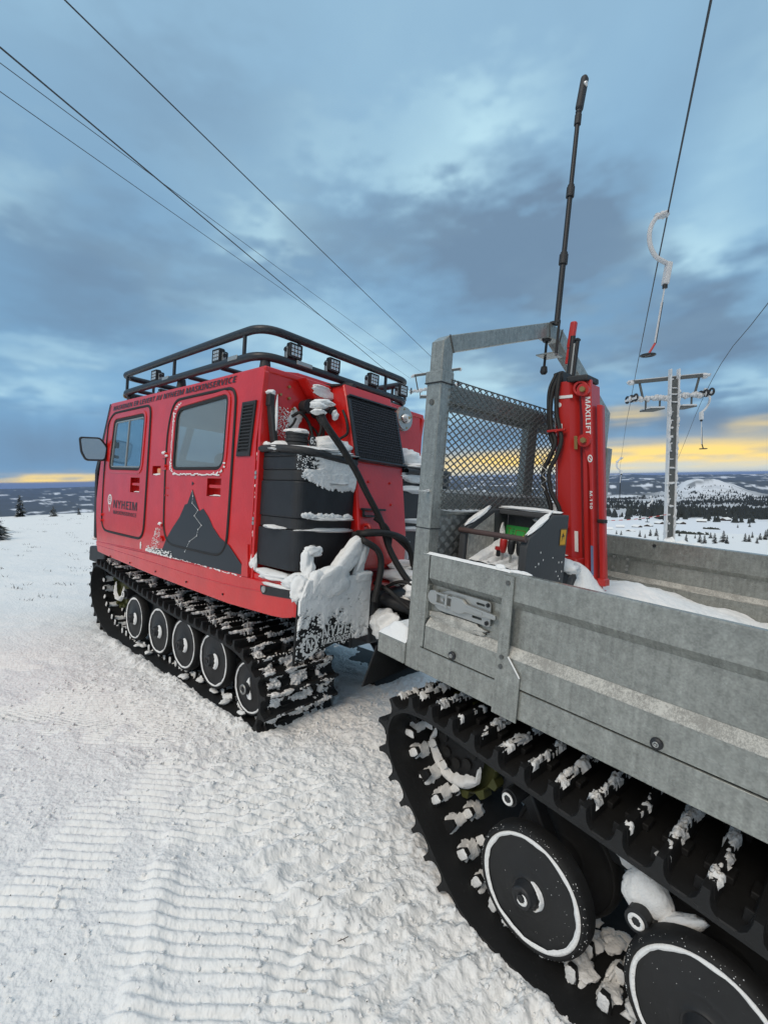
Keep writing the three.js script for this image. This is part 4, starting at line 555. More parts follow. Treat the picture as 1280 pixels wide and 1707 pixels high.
  // snow dusted against the waist
  { const R = rng(31), L = []; for (let k = 0; k < 150; k++) { const x = 1.22 + R() * 0.5, y = 0.945 + Math.pow(R(), 2) * 0.05; L.push(lump(0.004 + R() * 0.011, 0.0025 + R() * 0.004, 0.004, k, 0.5, 1).translate(x, y, -0.010)); } for (let k = 0; k < 170; k++) { const a = R(), x = 1.47 + R() * 0.18 * (1 - a * 0.5), y = 0.99 + a * 0.17; L.push(lump(0.0018 + R() * 0.0035, 0.002 + R() * 0.004, 0.002, k, 0.5, 0).translate(x, y, -0.002)); } for (let k = 0; k < 60; k++) L.push(lump(0.025 * R(), 0.003, 0.003, k, 0.5, 0).translate(0.2 + R() * 1.0, 0.945 + R() * 0.008, -0.009)); for (let k = 0; k < 26; k++) L.push(lump(0.006, 0.012 * R(), 0.003, k, 0.5, 0).translate(1.83 + R() * 0.03, 0.95 + R() * 0.06, -0.003)); mesh('snow_dust', L, M.snow, c, { kind: 'stuff' }); }
  // bumper and tow bar at the front corner
  mesh('bumper', [box(3.06, 3.55, 0.62, 0.79, 0.10, 0.9, 0.02), box(3.0, 3.12, 0.84, 0.92, 0.05, 1.6, 0.03)], M.black, c); mesh('snow', [lump(0.07, 0.03, 0.12, 21, 0.4, 3).translate(3.08, 0.925, 0.12), lump(0.2, 0.018, 0.15, 22, 0.4, 3).translate(3.3, 0.79, 0.3)], M.snow, c, { kind: 'stuff' });
  // mirror
  { const m = mesh('door_mirror', slab(roundPts([[0.155, 0.135], [-0.03, 0.15], [-0.10, 0.06], [-0.085, -0.085], [0.09, -0.10], [0.135, -0.02]], 0.03), -0.03, 0.03, [], 0.012), M.steelBlack, c); m.position.set(2.84, 1.825, -0.09); m.quaternion.setFromRotationMatrix(new THREE.Matrix4().makeBasis(V(0.22, 0, -0.9755), V(0, 1, 0), V(0.9755, 0, 0.22)));
    mesh('mirror_glass', slab(roundPts([[0.137, 0.118], [-0.02, 0.132], [-0.082, 0.05], [-0.07, -0.07], [0.08, -0.083], [0.117, -0.012]], 0.025), -0.034, -0.031), M.mirror, m); mesh('mirror_arm', [rod(V(-0.08, -0.02, 0.0), V(-0.2, -0.03, 0.05), 0.016), box(-0.12, -0.07, -0.07, 0.06, -0.012, 0.03, 0.01)], M.steelBlack, m); }
  // inside the cab
  for (const z of [0.45, 1.27]) { const q = mesh('seat', new RoundedBoxGeometry(0.5, 0.16, 0.5, 3, 0.05).translate(2.0, 1.26, z), M.seat, c); mesh('backrest', new RoundedBoxGeometry(0.13, 0.5, 0.46, 4, 0.06).rotateZ(0.15).translate(1.74, 1.52, z), M.seat, q); }
  { const q = mesh('seat', new RoundedBoxGeometry(0.95, 0.14, 0.42, 3, 0.05).translate(0.86, 1.27, 0.72), M.seat, c); mesh('backrest', new RoundedBoxGeometry(0.80, 0.5, 0.12, 5, 0.058).rotateX(-0.12).translate(0.88, 1.58, 0.40), M.seat, q); }
  mesh('steering_wheel', [new THREE.TorusGeometry(0.19, 0.016, 10, 32).rotateY(Math.PI / 2).rotateZ(-0.5).translate(2.42, 1.66, 0.45), rod(V(2.42, 1.66, 0.45), V(2.75, 1.45, 0.45), 0.02)], M.seat, c);
  mesh('rear_wall', [box(0.10, 0.125, 0.95, 2.29, 0.004, 0.5, 0.003), box(0.10, 0.125, 0.95, 2.29, 1.0, WID - 0.004, 0.003), box(0.10, 0.125, 2.1, 2.29, 0.5, 1.0, 0.003)], M.red, c); mesh('rear_lining', box(0.13, 0.2, 0.97, 2.2, 0.04, WID - 0.04, 0.01), M.trim, c);
  mesh('recess_ledge', slabX([[0.26, 2.285], [0.36, 2.17], [0.50, 2.17], [0.50, 2.285]], 0.0, 0.10, [], 0.015), M.red, c);
  // engine cover bulging out of the back
  const cov = slab([[0.13, 2.285], [-0.115, 2.285], [-0.145, 2.2], [-0.275, 1.745], [-0.347, 1.27], [-0.352, 1.06], [0.13, 1.06]], 0.5, 1.0, [], 0.012), cover = mesh('engine_cover', cov, M.red, c);
  { const A = V(-0.145, 2.2, 0), B = V(-0.275, 1.745, 0), d = B.clone().sub(A), L = d.length(); d.normalize(); const N = V(d.y, -d.x, 0).multiplyScalar(1); if (N.x > 0) N.negate(); const on = (s, z, h) => V(A.x + d.x * s + N.x * h, A.y + d.y * s + N.y * h, z);
    const fr = (s0, s1, z0, z1, h) => bar(on((s0 + s1) / 2, z0, h), on((s0 + s1) / 2, z1, h), 0.012, s1 - s0, N.clone(), 0.002);
    const gp = mesh('grille', [fr(-0.02, 0.022, 0.505, 1.015, 0.012), fr(L - 0.045, L + 0.012, 0.495, 1.015, 0.012), bar(on(0.022, 0.517, 0.012), on(L - 0.045, 0.507, 0.012), 0.024, 0.012, N, 0.002), bar(on(0.022, 1.003, 0.012), on(L - 0.045, 1.003, 0.012), 0.024, 0.012, N, 0.002)], M.tube, cover);
    const back = []; for (const [z0, z1] of [[0.51, 0.6], [0.64, 1.0]]) back.push(bar(on(0.0, (z0 + z1) / 2, -0.004), on(L - 0.02, (z0 + z1) / 2, -0.004), z1 - z0, 0.02, N, 0)); mesh('grille_dark', bar(on(0.0, 0.755, -0.002), on(L - 0.02, 0.755, -0.002), 0.5, 0.022, N, 0), M.gasket, gp); mesh('radiator_frame', [bar(on(0.02, 0.64, 0.01), on(L - 0.04, 0.63, 0.01), 0.05, 0.004, N, 0)], M.steelBlack, gp);
    const wl = []; for (let k = 0; k < 25; k++) wl.push(bar(on(0.02, 0.525 + k * 0.0195, 0.016), on(L - 0.04, 0.522 + k * 0.0195, 0.016), 0.0052, 0.003, N, 0)); for (let k = 0; k < 20; k++) wl.push(bar(on(0.03 + k * 0.0195, 0.517, 0.0195), on(0.03 + k * 0.0195, 1.003, 0.0195), 0.003, 0.0052, N, 0)); mesh('grille_mesh', wl, M.wire, gp, { kind: 'stuff' });
    const e = (y, z, h) => V(-0.275 + (1.745 - y) * -0.1516 - h, y, z); for (const [y, z] of [[1.625, 0.615], [1.631, 0.842], [1.476, 0.843], [1.48, 0.62]]) mesh('bolt', cylX(0.009, e(y, z, 0).x, e(y, z, 0.01).x, y, z, 8), M.red, cover);
    mesh('catch', [box(-0.36, -0.325, 1.385, 1.40, 0.54, 0.64, 0.003), box(-0.36, -0.325, 1.43, 1.445, 0.52, 0.74, 0.003), box(-0.345, -0.33, 1.385, 1.445, 0.53, 0.545, 0.003)], M.steelBlack, cover); mesh('tow_eye', [new THREE.TorusGeometry(0.035, 0.012, 8, 18).translate(-0.355, 1.3, 0.56), rod(V(-0.36, 1.24, 0.56), V(-0.36, 1.34, 0.56), 0.006)], M.redCrane, cover);
    mesh('top_lip', slab([[-0.1, 2.275], [0.1, 2.275], [0.1, 2.31], [-0.1, 2.285]], 0.48, 0.55, [], 0.006), M.black, cover); }
  mesh('lower_back', [box(-0.1, 0.1, 0.95, 1.06, 0.5, 1.0, 0.01), box(-0.3, -0.27, 0.93, 1.24, 0.52, 0.56, 0.01), box(-0.34, -0.31, 1.03, 1.25, 0.5, 0.99, 0.01), box(-0.34, -0.31, 0.86, 1.03, 0.5, 0.56, 0.005), box(-0.34, -0.31, 0.86, 1.03, 0.93, 0.99, 0.005)], M.red, c);
  mesh('rear_lamp', [cylX(0.098, 0.06, 0.10, 2.225, 1.41, 28), cylX(0.105, 0.075, 0.10, 2.225, 1.41, 28)], M.steel, c); { const l = c.children[c.children.length - 1]; mesh('lens', [new THREE.SphereGeometry(0.045, 20, 10, 0, Math.PI * 2, 0, 1.2).scale(1, 1.3, 1.3).rotateZ(Math.PI / 2).translate(0.075, 2.225, 1.41)], M.lens, l); mesh('bulb', new THREE.SphereGeometry(0.018, 12, 8).translate(0.03, 2.228, 1.41), M.brass, l); for (let k = 0; k < 4; k++) mesh('screw', cylX(0.008, 0.055, 0.062, 2.225 + 0.08 * Math.sin(k * 1.57 + 0.3), 1.41 + 0.08 * Math.cos(k * 1.57 + 0.3), 8), M.brass, l); }
  // the stacked moulded boxes in the two rear corners
  const stack = (mir) => {
    const Z = (z) => mir ? WID - z : z, zz = (a, b) => mir ? [Z(b), Z(a)] : [a, b];
    const foot = (g) => roundPts([[0.10, 0.028 + g], [-0.285 + g, 0.028 + g, 0.075], [-0.285 + g, mir ? 0.71 : 0.495], [0.10, mir ? 0.71 : 0.495]].map(([x, z, r]) => [x, Z(z), r]), 0.004);
    const lay = (y0, y1, g, b = 0.008) => { const q = slab(foot(g), 0, y1 - y0, [], b); q.applyMatrix4(new THREE.Matrix4().set(1, 0, 0, 0, 0, 0, 1, y0, 0, 1, 0, 0, 0, 0, 0, 1)); return flip(q); };
    const parts = [['lower_box', 1.045, 1.29, 0], ['box_strap', 1.29, 1.362, 0.012], ['upper_box', 1.362, 1.585, 0.004], ['box_strap', 1.585, 1.652, 0.012], ['lid_box', 1.652, 1.735, 0.008]];
    for (const [nm, a, b, g] of parts) mesh(nm, lay(a, b, g), nm === 'box_strap' ? M.black : M.tank, c);
    mesh('cover_rail', hoseGeo([[0.11, 1.785, Z(0.022)], [-0.05, 1.785, Z(0.02)], [-0.2, 1.775, Z(0.03)], [-0.285, 1.765, Z(0.11)], [-0.295, 1.752, Z(0.25)], [-0.295, 1.735, Z(mir ? 0.70 : 0.48)]].map((p) => V(...p)), 0.023, 50, 10), M.black, c); mesh('box_top', lay(1.735, 1.765, 0.01), M.black, c);
    for (const y of [1.32, 1.615]) mesh('strap_bolt', [cylZ(0.012, mir ? WID - 0.0 : 0.0, mir ? WID + 0.02 : 0.02, 0.125, y + 0.014, 10), cylZ(0.012, mir ? WID : 0.0, mir ? WID + 0.02 : 0.02, 0.125, y - 0.014, 10)], M.steel, c);
    return Z;
  };
  stack(false); const Z2 = stack(true);
  // snow and frost on the boxes
  const N = V(-1, 0, 0), sheet = (nm, y0, y1, z0, z1, f, th = 0.02, x = -0.287) => mesh(nm, snowSheet(V(x, y0, z0), V(0, 0, z1 - z0), V(0, y1 - y0, 0), N, 150, 60, f), M.snow, c, { uv: 0, kind: 'stuff' });
  sheet('snow', 1.648, 1.738, -0.0, 0.488, (u, v) => { const e = ss(0.22 + 0.1 * fbm(v * 6, 3, 5, 3), 0.4, u + (fbm(u * 8, v * 8, 6, 3) - 0.5) * 0.2); const gr = fbm(u * 70, v * 14, 9, 3); return ss(0.62 - e * 0.64, 0.80 - e * 0.66, gr) * ss(0, 0.06, v) * (0.004 + e * 0.008 + 0.006 * e * fbm(u * 40, v * 10, 8, 4)) - 0.001; });
  sheet('snow', 1.525, 1.66, 0.02, 0.49, (u, v) => { const low = 0.42 - 0.34 * ss(0.1, 0.6, u) + (fbm(u * 22, 1, 14, 4) - 0.5) * 0.28, e = ss(low, low + 0.22, v) * ss(0.02, 0.2, u); const gr = fbm(u * 70, v * 20, 19, 3); return ss(0.62 - e * 0.64, 0.80 - e * 0.66, gr) * e * (0.008 + 0.022 * Math.pow(v, 1.5) * fbm(u * 12 + 4, v * 6, 12, 4)) - 0.001; });
  mesh('snow', [lump(0.16, 0.02, 0.2, 71, 0.35, 3).translate(-0.16, 1.585, 0.3), lump(0.05, 0.012, 0.2, 72, 0.5, 3).translate(-0.275, 1.365, 0.3), lump(0.05, 0.014, 0.24, 73, 0.4, 3).translate(-0.265, 1.292, 0.3), lump(0.12, 0.012, 0.05, 74, 0.4, 3).translate(-0.05, 1.295, 0.05)], M.snow, c, { kind: 'stuff' });
  { const R = rng(83), L = []; for (let k = 0; k < 70; k++) L.push(lump(0.008 + 0.008 * R(), 0.006 + 0.012 * R(), 0.01 + 0.014 * R(), k, 0.5, 1).translate(-0.287, 1.375 + R() * 0.012, 0.08 + R() * 0.4)); for (let k = 0; k < 60; k++) L.push(lump(0.01, 0.008 + 0.01 * R(), 0.012 * R(), k, 0.5, 1).translate(0.12 + R() * 0.02, 1.05 + R() * 0.72, 0.012 + R() * 0.01)); mesh('snow_crumbs', L, M.snow, c, { kind: 'stuff' }); }
  mesh('snow', [lump(0.24, 0.03, 0.26, 75, 0.35, 4).translate(-0.08, 1.785, 0.28), lump(0.13, 0.075, 0.16, 76, 0.35, 4).translate(-0.13, 1.83, 0.4), lump(0.1, 0.05, 0.1, 77, 0.3, 3).translate(0.03, 1.8, 0.13), lump(0.03, 0.016, 0.02, 79, 0.5, 2).translate(0.07, 1.815, 0.04)], M.snow, c, { kind: 'stuff' });
  mesh('snow', [lump(0.2, 0.035, 0.22, 175, 0.35, 4).translate(-0.1, 1.79, Z2(0.45)), lump(0.1, 0.08, 0.15, 176, 0.35, 4).translate(-0.13, 1.85, Z2(0.5)), lump(0.03, 0.03, 0.3, 177, 0.4, 3).translate(-0.28, 1.60, Z2(0.45)), lump(0.03, 0.022, 0.3, 178, 0.4, 3).translate(-0.28, 1.365, Z2(0.45)), lump(0.03, 0.018, 0.3, 180, 0.4, 3).translate(-0.28, 1.30, Z2(0.45)), lump(0.022, 0.035, 0.22, 179, 0.4, 3, 0.5).translate(-0.28, 1.69, Z2(0.53)), lump(0.05, 0.14, 0.06, 181, 0.4, 4).translate(-0.25, 1.12, Z2(0.62))], M.snow, c, { kind: 'stuff' });
  mesh('snow', [lump(0.20, 0.03, 0.07, 80, 0.35, 4).translate(-0.08, 1.0, 0.045), lump(0.03, 0.06, 0.02, 81, 0.5, 3).translate(0.115, 1.06, 0.018), lump(0.12, 0.06, 0.12, 82, 0.35, 4).translate(-0.32, 0.99, 0.07), lump(0.15, 0.01, 0.02, 84, 0.5, 3).translate(-0.18, 0.95, -0.006)], M.snow, c, { kind: 'stuff' });
  // filler cap with a painted 6 under its cap of snow
  { const cy = (r, y0, y1) => { const g = new THREE.CylinderGeometry(r, r, y1 - y0, 28); g.translate(-0.06, (y0 + y1) / 2, 0.17); return g; }; const f = mesh('filler_cap', [cy(0.07, 1.815, 1.835), cy(0.074, 1.84, 1.86), cy(0.07, 1.862, 1.882), cy(0.074, 1.884, 1.90), cy(0.05, 1.78, 1.82)], M.black, c); mesh('snow', lump(0.08, 0.022, 0.08, 90, 0.3, 3).translate(-0.06, 1.908, 0.17), M.snow, f, { kind: 'stuff' }); mesh('cap_plate', box(-0.15, -0.146, 1.825, 1.885, 0.2, 0.25, 0.001), M.black, f); const g = letters('6:', 0.04, 0.045); g.rotateY(-Math.PI / 2); g.translate(-0.152, 1.832, 0.205); mesh('lettering', g, M.white, f); mesh('cap_lever', [rod(V(-0.13, 1.85, 0.26), V(-0.15, 1.85, 0.34), 0.014), rod(V(-0.15, 1.85, 0.34), V(-0.2, 1.79, 0.35), 0.012)], M.black, f); }
  // strut, caps, hoses on the recess wall
  mesh('strut', [bar(V(0.09, 2.12, 0.05), V(0.06, 1.80, 0.09), 0.035, 0.05, V(1, 0, 0), 0.008), box(0.06, 0.12, 2.06, 2.14, 0.03, 0.075, 0.01)], M.black, c); mesh('snow', [lump(0.012, 0.17, 0.012, 91, 0.5, 3).translate(0.055, 1.97, 0.085), lump(0.035, 0.018, 0.03, 92, 0.4, 2).translate(0.085, 2.15, 0.055)], M.snow, c, { kind: 'stuff' });
  mesh('snow', [lump(0.014, 0.03, 0.085, 94, 0.5, 4, 0.5).rotateX(0.12).translate(-0.004, 2.222, 0.415), lump(0.02, 0.012, 0.06, 93, 0.5, 4).translate(-0.005, 2.25, 0.40)], M.snow, c, { kind: 'stuff' });
  { const R = rng(47), L = []; for (let k = 0; k < 420; k++) { const z = 0.10 + R() * 0.16, y = 1.88 + R() * 0.2, q = 0.002 + 0.006 * R() * ss(0.1, 0.24, z); L.push(lump(0.003, q, q, k, 0.4, 0).translate(0.097, y, z)); } L.push(lump(0.006, 0.07, 0.035, 3, 0.6, 3).translate(0.098, 2.01, 0.265), lump(0.006, 0.025, 0.03, 7, 0.6, 3).translate(0.098, 2.03, 0.3)); mesh('snow_dust', L, M.snow, c, { kind: 'stuff' }); }
  mesh('screw_cap', [cylX(0.046, 0.04, 0.1, 2.112, 0.335, 14), cylX(0.05, 0.03, 0.045, 2.112, 0.335, 14)], M.black, c);
  for (const [y, z] of [[2.155, 0.135], [2.145, 0.205], [2.22, 0.2], [2.08, 0.24]]) mesh('bolt', cylX(0.009, 0.085, 0.1, y, z, 8), M.brass, c);
  mesh('coupling', [rod(V(0.09, 2.08, 0.42), V(-0.02, 2.12, 0.43), 0.036), rod(V(-0.02, 2.12, 0.43), V(-0.1, 2.09, 0.43), 0.03), cylX(0.045, 0.02, 0.06, 2.1, 0.42, 12)], M.steelBlack, c); mesh('snow', [lump(0.035, 0.016, 0.03, 95, 0.4, 3).translate(-0.02, 2.155, 0.43), lump(0.02, 0.035, 0.025, 96, 0.5, 3).translate(-0.12, 2.06, 0.43)], M.snow, c, { kind: 'stuff' });
  const hose = (pts, r, n = 50) => mesh('hose', hoseGeo(pts, r, n, 10), M.gasket, c);
  hose([[-0.05, 2.12, 0.43], [-0.2, 2.06, 0.3], [-0.38, 1.985, 0.03], [-0.405, 1.94, 0.085], [-0.41, 1.81, 0.228], [-0.42, 1.69, 0.345], [-0.43, 1.548, 0.455], [-0.45, 1.365, 0.59], [-0.5, 1.18, 0.64], [-0.6, 0.99, 0.72], [-0.75, 0.87, 0.78]].filter((_, i) => i !== 1).map((p, i) => i === 1 ? [-0.3, 2.035, 0.16] : p), 0.021, 80);
  { const L = []; for (const [x, y, z, s] of [[-0.2, 2.085, 0.28, 1.2], [-0.3, 2.055, 0.16, 1.4], [-0.36, 2.015, 0.08, 1.3], [-0.385, 1.975, 0.06, 1.1]]) L.push(lump(0.04 * s, 0.014 * s, 0.04 * s, L.length + 3, 0.4, 3).translate(x, y + 0.012, z)); mesh('snow', L, M.snow, c, { kind: 'stuff' }); }
  hose([[-0.43, 1.385, 0.55], [-0.47, 1.33, 0.62], [-0.48, 1.26, 0.655], [-0.47, 1.18, 0.66]], 0.016); hose([[-0.36, 1.28, 0.47], [-0.45, 1.286, 0.45], [-0.5, 1.289, 0.60], [-0.5, 1.25, 0.775], [-0.5, 1.16, 0.862], [-0.52, 1.0, 0.9]], 0.021); hose([[-0.36, 1.25, 0.48], [-0.46, 1.24, 0.43], [-0.5, 1.18, 0.52], [-0.5, 1.07, 0.56], [-0.5, 0.85, 0.52]], 0.021); hose([[-0.36, 1.27, 0.5], [-0.44, 1.3, 0.5], [-0.47, 1.27, 0.7], [-0.5, 1.1, 0.93], [-0.55, 0.95, 0.95]], 0.016);
  hose([[0.1, 2.235, 0.46], [0.06, 2.23, 0.49], [0.08, 2.16, 0.56], [0.1, 2.15, 0.62]], 0.013, 30); hose([[0.1, 2.03, 0.24], [0.06, 2.06, 0.28], [0.06, 2.0, 0.36], [0.02, 1.86, 0.38]], 0.011, 30); hose([[0.1, 1.93, 0.205], [0.07, 1.975, 0.23], [0.08, 2.02, 0.26]], 0.008, 20); hose([[0.03, 2.05, 0.4], [0.0, 1.98, 0.42], [0.02, 1.86, 0.4]], 0.012, 20); hose([[0.02, 2.0, 0.46], [0.02, 1.86, 0.46]], 0.011, 12); hose([[-0.13, 2.1, 0.49], [-0.18, 2.03, 0.48], [-0.2, 1.94, 0.478], [-0.16, 1.9, 0.45]], 0.009, 24); hose([[0.09, 1.99, 0.41], [0.05, 1.94, 0.43], [0.05, 1.86, 0.44]], 0.008, 16);
  { const g = mesh('filter_bowl', [new THREE.CylinderGeometry(0.026, 0.022, 0.09, 16).translate(0.03, 2.07, 0.61), new THREE.CylinderGeometry(0.036, 0.036, 0.03, 16).translate(0.03, 2.13, 0.61), rod(V(0.03, 2.02, 0.61), V(0.03, 1.99, 0.61), 0.008)], M.brass, c); mesh('snow', lump(0.05, 0.022, 0.055, 97, 0.35, 3).translate(0.03, 2.16, 0.60), M.snow, g, { kind: 'stuff' }); mesh('fitting', [rod(V(0.03, 2.135, 0.64), V(0.03, 2.135, 0.7), 0.011), rod(V(0.03, 2.16, 0.7), V(0.03, 2.06, 0.71), 0.009), cylX(0.014, 0.02, 0.045, 2.1, 0.705, 8), cylX(0.012, 0.02, 0.045, 2.065, 0.71, 8), rod(V(0.03, 2.055, 0.71), V(0.0, 2.045, 0.73), 0.008)], M.brass, g); }
  // mud flap, half covered in blown snow, with its lettering
  { const f = mesh('mud_flap', slabX([[-0.055, 0.55], [0.262, 0.622], [0.545, 0.628], [0.53, 1.02], [0.05, 1.0], [-0.045, 0.9]], -0.435, -0.42, [], 0.002), M.rubber, c);
    mesh('snow', snowSheet(V(-0.436, 0.55, -0.055), V(0, 0, 0.6), V(0, 0.48, 0), V(-1, 0, 0), 240, 190, (u, v) => { const n = fbm(u * 9 + 3, v * 9, 301, 5), edge = 0.47 - 0.27 * ss(0.5, 0.92, u); const lo = ss(edge - 0.12, edge + 0.14, v + (n - 0.5) * 0.42); const solid = v > 0.02 + 0.14 * u && v < 0.985 - 0.25 * ss(0.12, 0.0, u) && u > 0.02 && u < 0.98; const gr = fbm(u * 60, v * 60, 305, 3), grain = ss(0.66 - lo * 0.62, 0.70 - lo * 0.62, gr + (n - 0.5) * 0.35); const pit = ss(0.0, 0.05, 0.70 - fbm(u * 13 + 20, v * 8 + 6, 309, 4) * 0.55 - gr * 0.42 + 0.13 * ss(0.62, 0.9, v)); return solid ? (lo * 0.011 + 0.003) * grain * pit * (0.7 + 0.6 * n) - 0.0008 : -0.01; }), M.snow, f, { uv: 0, kind: 'stuff' });
    const put2 = (t, w, h, y, z, sk) => { const g = letters(t, w, h, sk); g.rotateY(-Math.PI / 2); g.applyMatrix4(new THREE.Matrix4().makeShear(0, 0, 0, 0, 0, 0)); g.translate(-0.4375, y, z); return mesh('lettering', g, M.white, f); };
    put2('NYHEIM', 0.33, 0.066, 0.668, 0.142, 0.08); put2('MASKINSERVICE', 0.335, 0.033, 0.628, 0.142, 0.06);
    const gear = []; for (let k = 0; k < 48; k++) { const a = k / 48 * Math.PI * 2, r = (k % 4 < 2) ? 0.058 : 0.068; gear.push([0.05 + Math.cos(a) * r, 0.645 + Math.sin(a) * r * 1.05]); } const hole = []; for (let k = 0; k < 30; k++) { const a = k / 30 * Math.PI * 2; hole.push([0.05 + Math.cos(a) * 0.045, 0.645 + Math.sin(a) * 0.047]); } mesh('gear_logo', slabX(gear, -0.4385, -0.4365, [hole]), M.white, f); const g = letters('N', 0.045, 0.06); g.rotateY(-Math.PI / 2); g.translate(-0.4375, 0.615, 0.028); mesh('lettering', g, M.white, f);
    mesh('flap_arm', [bar(V(-0.36, 1.25, 0.5), V(-0.42, 1.0, 0.3), 0.07, 0.05, V(1, 0, 0), 0.01), bar(V(-0.37, 1.26, 0.49), V(-0.42, 0.98, 0.44), 0.05, 0.05, V(1, 0, 0), 0.01), box(-0.4, -0.33, 1.2, 1.29, 0.44, 0.5, 0.01)], M.black, f);
    mesh('snow', [lump(0.04, 0.09, 0.14, 110, 0.3, 4, 0.6).rotateX(-0.25).translate(-0.43, 1.0, 0.2), lump(0.04, 0.15, 0.055, 111, 0.25, 4, 0.8).rotateX(0.82).translate(-0.42, 1.13, 0.33), lump(0.036, 0.115, 0.035, 112, 0.25, 4, 0.8).rotateX(0.32).translate(-0.42, 1.12, 0.445), lump(0.03, 0.035, 0.075, 113, 0.3, 4, 0.8).translate(-0.43, 1.01, 0.46), lump(0.035, 0.09, 0.05, 114, 0.3, 4, 0.6).translate(-0.42, 0.98, 0.09), lump(0.06, 0.07, 0.05, 115, 0.5, 4).translate(-0.39, 0.955, 0.0), lump(0.012, 0.03, 0.015, 116, 0.3, 2).translate(-0.44, 0.82, 0.25)], M.snow, f, { kind: 'stuff' });
    mesh('vent_pipe', hoseGeo([[-0.33, 0.98, 0.09], [-0.33, 1.1, 0.085], [-0.33, 1.17, 0.1], [-0.33, 1.18, 0.16], [-0.32, 1.165, 0.19]], 0.026, 30, 12), M.black, f); mesh('snow', [lump(0.036, 0.1, 0.036, 117, 0.4, 4, 0.7).translate(-0.345, 1.08, 0.08), lump(0.036, 0.03, 0.055, 118, 0.4, 4, 0.6).translate(-0.34, 1.175, 0.115)], M.snow, f, { kind: 'stuff' }); }
  // roof rack
  { const yT = 2.595, yL = 2.415, loop = (y, x0, x1, z0, z1, rr) => roundPts([[x0, z0], [x1, z0], [x1, z1], [x0, z1]], rr).map((p) => V(p.x, y, p.y)), tube = (y, ex) => new THREE.TubeGeometry(new THREE.CatmullRomCurve3(loop(y, 0.20, 2.62 + ex, 0.045, 1.62, 0.17), true, 'centripetal'), 260, 0.0285, 14, true);
    const rack = mesh('roof_rack', [tube(yT, 0.03), tube(yL, 0)], M.tube, c);
    const post = (x, z) => mesh('rack_post', rod(V(x, yL, z), V(x, yT, z), 0.0135), M.tube, rack); for (const x of [2.49, 1.47, 0.41]) { post(x, 0.045); post(x, 1.62); } for (const z of [0.345, 1.28]) { post(0.2, z); post(2.62, z); }
    for (const x of [2.2, 1.2, 0.7]) mesh('cross_tube', rod(V(x, yL - 0.02, 0.045), V(x, yL - 0.02, 1.62), 0.018), M.tube, rack);
    for (const [x, z] of [[0.25, 0.11], [1.4, 0.08], [2.5, 0.09], [0.22, 0.86], [0.25, 1.55], [2.5, 1.55]]) mesh('rack_foot', [new THREE.CylinderGeometry(0.03, 0.042, 0.09, 16).translate(x, 2.365, z), new THREE.CylinderGeometry(0.045, 0.045, 0.012, 16).translate(x, 2.32, z)], M.black, rack);
    for (const [x, a] of [[1.56, 1], [0.5, 1]]) mesh('clamp', bar(V(x + 0.07, yL + 0.012, 0.018), V(x - 0.05, yL + 0.012, 0.018), 0.012, 0.032, V(0, 1, 0), 0.006), M.steel, rack); mesh('clamp', bar(V(0.172, yL + 0.012, 0.31), V(0.172, yL + 0.012, 0.45), 0.012, 0.032, V(0, 1, 0), 0.006), M.steel, rack);
    for (const z of [0.1, 1.55]) mesh('end_cap', rod(V(2.64, yL, z), V(2.665, yL, z), 0.03), M.brass, rack);
    mesh('horn', [new THREE.CylinderGeometry(0.02, 0.045, 0.1, 16).rotateZ(Math.PI / 2).translate(0.13, 2.36, 0.79), rod(V(0.2, 2.38, 0.79), V(0.17, 2.37, 0.79), 0.02)], M.black, rack);
    const light = (x, z, yaw) => { const g = mesh('work_light', [new RoundedBoxGeometry(0.11, 0.105, 0.045, 3, 0.014).translate(0, 0, -0.005), new RoundedBoxGeometry(0.085, 0.08, 0.04, 3, 0.012).translate(0, 0, 0.03)], M.steelBlack, c); g.position.set(x, 2.50, z); g.rotation.y = yaw; const L = []; for (let i = 0; i < 3; i++) for (let k = 0; k < 3; k++) L.push(new RoundedBoxGeometry(0.022, 0.021, 0.006, 1, 0.003).translate((i - 1) * 0.0275, (k - 1) * 0.026, -0.0285)); mesh('lens', L, M.lens, g); mesh('bezel', [box(-0.05, 0.05, 0.043, 0.049, -0.032, -0.026, 0.002), box(-0.05, 0.05, -0.049, -0.043, -0.032, -0.026, 0.002), box(-0.053, -0.046, -0.049, 0.049, -0.032, -0.026, 0.002), box(0.046, 0.053, -0.049, 0.049, -0.032, -0.026, 0.002)], M.black, g); mesh('bracket', [box(-0.064, -0.056, -0.075, 0.02, -0.012, 0.02, 0.002), box(0.056, 0.064, -0.075, 0.02, -0.012, 0.02, 0.002), box(-0.064, 0.064, -0.08, -0.072, -0.015, 0.02, 0.002)], M.steel, g); for (const q of [-1, 1]) mesh('knob', cylX(0.014, q * 0.067 - 0.005, q * 0.067 + 0.005, 0.0, 0.004, 12), M.black, g); };
    const back = Math.PI / 2; light(0.2, 0.30, back); light(0.2, 0.665, back); light(0.2, 1.11, back); light(0.2, 1.5, back); light(1.88, 0.075, -0.0); light(0.795, 0.075, -0.0); light(2.6, 0.45, -back); light(2.6, 1.2, -back);
    mesh('roof_box', [box(2.1, 2.55, 2.35, 2.42, 0.3, 1.2, 0.03)], M.black, c); mesh('snow', lump(0.2, 0.012, 0.3, 120, 0.4, 3).translate(2.3, 2.345, 0.75), M.snow, c, { kind: 'stuff' }); }
  // running gear
  mesh('chassis', [box(-0.15, 3.0, 0.42, 0.9, 0.68, 1.04, 0.02), box(0.1, 2.7, 0.34, 0.46, 0.30, 0.36, 0.01), box(-0.2, 3.0, 0.7, 0.9, 0.2, 1.5, 0.02)], M.steelBlack, c);
